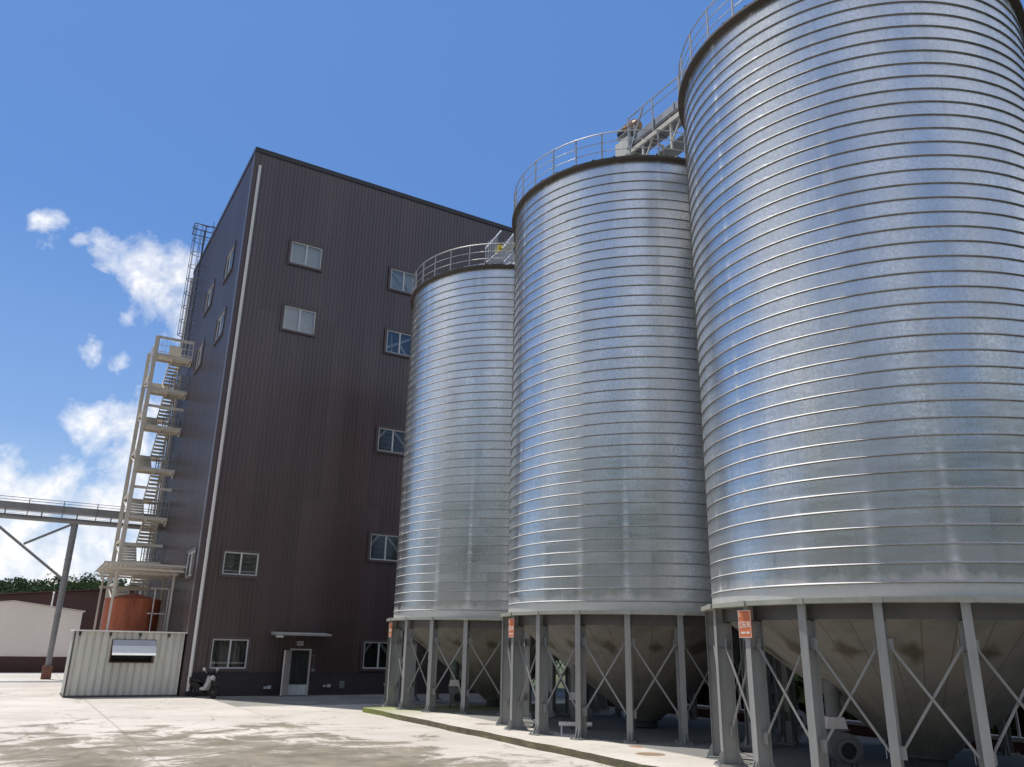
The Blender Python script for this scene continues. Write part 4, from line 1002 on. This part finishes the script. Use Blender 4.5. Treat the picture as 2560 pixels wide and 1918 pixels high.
for x in (4.2, 7.5, 10.8):
    w_ = MB().box(x, x + 0.9, -0.05, 0.02, 1.6, 2.8).build('window', 'cabinroof', rb); MB().box(x + 0.06, x + 0.84, -0.07, -0.052, 1.66, 2.74).build('pane', 'interior', w_)

# ------------------------------------------------------------------ wooded hills
def hill_h(x, y):
    r = math.hypot(x, y - 10); a = math.atan2(x, y - 10)
    base = 1 / (1 + math.exp(-(r - 215) / 26))
    back = max(0.0, min(1.0, (-math.cos(a - R(35)) + 0.05) / 0.5)); back = back * back * (3 - 2 * back)
    b2 = 1 / (1 + math.exp(-(r - 235) / 22))
    return b2 * back * (80 + 7 * math.sin(a * 11) + 4 * math.sin(a * 27)) + base * (10.5 + 2.2 * math.sin(a * 9 + 1) + 1.4 * math.sin(a * 23) + 0.05 * max(0, r - 230)) - 0.5
hb = MB(); v = []; f = []; NA = 150; rad = [130, 150, 170, 190, 205, 220, 235, 250, 275, 320, 400, 520]
for r in rad:
    for k in range(NA):
        a = 2 * PI * k / NA; x = r * math.sin(a); y = 10 + r * math.cos(a); v.append((x, y, hill_h(x, y) - 0.3))
for i in range(len(rad) - 1):
    for k in range(NA): f.append((i * NA + k, i * NA + (k + 1) % NA, (i + 1) * NA + (k + 1) % NA, (i + 1) * NA + k))
hb.add(v, f, True); tag(hb.build('hills', 'hillwood', fix=True), 'low hills all round the site', 'hills', kind='structure')
class Leaves(MB):
    def crown(s, c, rx, rz, n, size, rnd):
        blobs = [(Vector((rnd.gauss(0, .45) * rx, rnd.gauss(0, .45) * rx, rnd.uniform(-.5, .75) * rz)), rnd.uniform(.35, .6)) for _ in range(7)]
        for k in range(n):
            b, br_ = rnd.choice(blobs)
            d = Vector((rnd.gauss(0, 1), rnd.gauss(0, 1), rnd.gauss(0, 1))).normalized()
            p = Vector(c) + b + Vector((d.x * rx, d.y * rx, d.z * rz)) * br_ * rnd.uniform(.75, 1.05)
            nrm = (d + Vector((rnd.gauss(0, .5), rnd.gauss(0, .5), rnd.gauss(0, .5) + .3))).normalized()
            t = nrm.orthogonal().normalized(); t.rotate(Matrix.Rotation(rnd.uniform(0, 6.28), 3, nrm)); u = nrm.cross(t)
            q = size * rnd.uniform(.6, 1.25)
            s.add([p - t * q * .5, p + u * q * .3, p + t * q * .55, p - u * q * .32], [(0, 1, 2, 3)])
    def trunk(s, c, h, r):
        s.tube([(c[0], c[1], c[2]), (c[0], c[1], c[2] + h)], [r, r * .5], 5, False)
rnd = random.Random(11)
wd = Leaves()
for k in range(460):      # the slope seen at the left edge of the picture
    a = R(rnd.uniform(-9, 12)); r = rnd.uniform(196, 262); x = r * math.sin(a); y = 10 + r * math.cos(a); h = hill_h(x, y)
    rz = rnd.uniform(2.2, 3.6); rx = rnd.uniform(2.2, 3.8); wd.trunk((x, y, h - .5), 4, .3); wd.crown((x, y, h + rz + .6), rx, rz, 230, 0.75, rnd)
tag(wd.build('woodland', 'leaf'), 'dense green wood on the hill at the far left', 'woodland', kind='stuff')
w2 = Leaves()             # the belt of trees around the yard (behind the camera and behind the silos; shows in the silo sheets)
for k in range(250):
    a = R(rnd.uniform(78, 318)); r = rnd.uniform(48, 66); x = 4 + r * math.sin(a); y = 12 + r * math.cos(a)
    rz = rnd.uniform(4.5, 6.5); rx = rnd.uniform(3, 4.5); w2.trunk((x, y, 0), 6, .35); w2.crown((x, y, 1.5 + rz + rnd.uniform(0, 3)), rx, rz, 130, 1.9, rnd)
tag(w2.build('woodland', 'leaf2'), 'belt of trees around the yard, behind the camera', 'woodland', kind='stuff')
w2 = Leaves()
for k in range(70):
    x = rnd.uniform(21.4, 24.5); y = -14 + k * 0.62; w2.crown((x + 1.3, y, 1.3), 1.6, 1.5, 170, 0.6, rnd)
for k in range(70):
    x = rnd.uniform(26, 34); y = rnd.uniform(-25, 36); rz = rnd.uniform(3, 4.5); w2.trunk((x, y, 0), 4, .3); w2.crown((x, y, 0.3 + rz), rnd.uniform(2.5, 3.8), rz, 190, 1.2, rnd)
tag(w2.build('woodland', 'leaf'), 'dark bushes and trees behind the low wall beyond the silos', 'woodland', kind='stuff')

# ------------------------------------------------------------------ camera
cam = bpy.data.cameras.new('camera'); co = bpy.data.objects.new('camera', cam); C.objects.link(co)
cam.sensor_width = 36.0; cam.lens = 1990.6 / 2560 * 36.0; cam.clip_end = 6000; cam.clip_start = 0.1
rgt = Vector((0.857131, -0.514712, 0.019938)); upv = Vector((-0.177813, -0.259335, 0.949277)); fwd = Vector((0.483434, 0.817201, 0.313807))
M4 = Matrix((( rgt.x, upv.x, -fwd.x, 0.0), (rgt.y, upv.y, -fwd.y, 0.0), (rgt.z, upv.z, -fwd.z, 2.27), (0, 0, 0, 1)))
co.matrix_world = M4
S.camera = co

# ------------------------------------------------------------------ light
EL = R(69.5); AZX, AZY = -0.48, 0.877
sd = Vector((AZX * math.cos(EL), AZY * math.cos(EL), math.sin(EL)))
sun = bpy.data.lights.new('sun', 'SUN'); sun.energy = 4.0; sun.angle = R(0.53); sun.color = (1.0, 0.955, 0.89)
so = bpy.data.objects.new('sun', sun); C.objects.link(so); so.rotation_euler = sd.to_track_quat('Z', 'Y').to_euler()
W = bpy.data.worlds.new('World'); S.world = W; W.use_nodes = True
nt = W.node_tree; bg = nt.nodes['Background']; bg.inputs[1].default_value = 0.14
sky = nt.nodes.new('ShaderNodeTexSky'); sky.sky_type = 'NISHITA'; sky.sun_disc = False
sky.sun_elevation = EL; sky.sun_rotation = math.atan2(AZX, AZY); sky.altitude = 300; sky.air_density = 1.0; sky.dust_density = 0.4; sky.ozone_density = 2.5
tc = nt.nodes.new('ShaderNodeTexCoord'); nv = nt.nodes.new('ShaderNodeVectorMath'); nv.operation = 'NORMALIZE'; link(nt, tc.outputs['Generated'], nv.inputs[0])
D = nv.outputs[0]
# photographed sky is a strong blue
hs = nt.nodes.new('ShaderNodeHueSaturation'); hs.inputs['Saturation'].default_value = 1.25; hs.inputs['Value'].default_value = 0.78; link(nt, sky.outputs[0], hs.inputs['Color'])
base = mixc(nt, 0.55, hs.outputs[0], (0.90, 1.82, 4.30))
def dirv(az, el): return (math.sin(R(az)) * math.cos(R(el)), math.cos(R(az)) * math.cos(R(el)), math.sin(R(el)))
blobs = [(-2.6, 24.2, 1.5, .62), (0.2, 24.3, 1.3, .5), (1.6, 23.2, 1.6, .6), (3.6, 23.6, 2.1, .8), (5.2, 22.3, 2.6, 1.0), (6.6, 21.0, 2.4, .9), (5.6, 19.6, 1.6, .5),
         (0.9, 18.0, 1.2, .5), (2.6, 17.4, 1.2, .42), (0.9, 14.4, 1.1, .5), (2.2, 13.2, 1.6, .7), (4.2, 13.0, 2.4, 1.0), (5.5, 12, 2.0, .8),
         (-1.5, 7.8, 2.6, .9), (0.8, 8.0, 2.2, .9), (3.5, 6.5, 3.0, 1.0), (7, 6.0, 4.0, .9), (-5, 6.5, 4, .9), (1.0, 4.0, 4.5, 1.0), (5, 3.5, 4.5, 1.0), (-3, 4, 4, 1.0), (-4.9, 23.9, 1.2, .3)]
acc = None
wn = nt.nodes.new('ShaderNodeTexNoise'); wn.inputs['Scale'].default_value = 7; wn.inputs['Detail'].default_value = 3; link(nt, D, wn.inputs['Vector'])
ws = nt.nodes.new('ShaderNodeVectorMath'); ws.operation = 'MULTIPLY_ADD'; link(nt, wn.outputs['Color'], ws.inputs[0]); ws.inputs[1].default_value = (.05, .05, .05); ws.inputs[2].default_value = (-.025, -.025, -.025)
wa = nt.nodes.new('ShaderNodeVectorMath'); wa.operation = 'ADD'; link(nt, D, wa.inputs[0]); link(nt, ws.outputs[0], wa.inputs[1])
for az, el, rad_, am in blobs:
    dt = nt.nodes.new('ShaderNodeVectorMath'); dt.operation = 'DISTANCE'; link(nt, wa.outputs[0], dt.inputs[0]); dt.inputs[1].default_value = dirv(az, el)
    q = math_n(nt, 'DIVIDE', dt.outputs['Value'], R(rad_)); q = math_n(nt, 'MULTIPLY', q, q); q = math_n(nt, 'EXPONENT', math_n(nt, 'MULTIPLY', q, -0.75))
    q = math_n(nt, 'MULTIPLY', q, am); acc = q if acc is None else math_n(nt, 'MAXIMUM', acc, q)
cn_ = noise(nt, wa.outputs[0], 24, 9, 0.60, 0.15)
front = math_n(nt, 'ADD', math_n(nt, 'MULTIPLY', acc, 1.0), math_n(nt, 'MULTIPLY', math_n(nt, 'SUBTRACT', cn_, 0.53), 2.3))
front = ramp(nt, math_n(nt, 'MULTIPLY', front, math_n(nt, 'MULTIPLY', acc, 3.0, clamp=True)), [(0.24, 0.0), (0.50, 0.38), (1.0, 1.0)])
# broken cloud over the rest of the sky, behind the camera (seen only as reflections)
sp_ = nt.nodes.new('ShaderNodeSeparateXYZ'); link(nt, D, sp_.inputs[0])
pl_ = nt.nodes.new('ShaderNodeCombineXYZ'); den = math_n(nt, 'ADD', math_n(nt, 'MAXIMUM', sp_.outputs[2], 0.0), 0.18)
link(nt, math_n(nt, 'DIVIDE', sp_.outputs[0], den), pl_.inputs[0]); link(nt, math_n(nt, 'DIVIDE', sp_.outputs[1], den), pl_.inputs[1])
bn = noise(nt, pl_.outputs[0], 1.15, 7, 0.58, 0.2)
back = ramp(nt, bn, [(0.41, 0.0), (0.52, 0.65), (0.64, 1.0)])
gate = math_n(nt, 'MULTIPLY_ADD', math_n(nt, 'ADD', math_n(nt, 'MULTIPLY', sp_.outputs[1], -0.83), math_n(nt, 'MULTIPLY', sp_.outputs[0], -0.50)), 3.0, 0.9, clamp=True)
back = math_n(nt, 'MULTIPLY', back, gate)
cl = math_n(nt, 'MULTIPLY', math_n(nt, 'MAXIMUM', front, back), ramp(nt, sp_.outputs[2], [(0.0, 0.0), (0.03, 1.0)]))
cshade = mixc(nt, ramp(nt, cn_, [(0.35, 0.0), (0.7, 1.0)]), (4.9, 5.15, 5.6), (6.7, 6.7, 6.7))
# whitish haze of the sky low over the horizon
hz = ramp(nt, sp_.outputs[2], [(0.0, 0.80), (0.10, 0.50), (0.22, 0.16), (0.45, 0.0)])
base = mixc(nt, hz, base, (3.9, 4.8, 5.8))
link(nt, mixc(nt, cl, base, cshade), bg.inputs[0])

S.view_settings.view_transform = 'Standard'; S.view_settings.look = 'None'; S.view_settings.exposure = 0.25; S.view_settings.gamma = 1.0
S.render.resolution_x = 1024; S.render.resolution_y = 767
S.cycles.max_bounces = 8
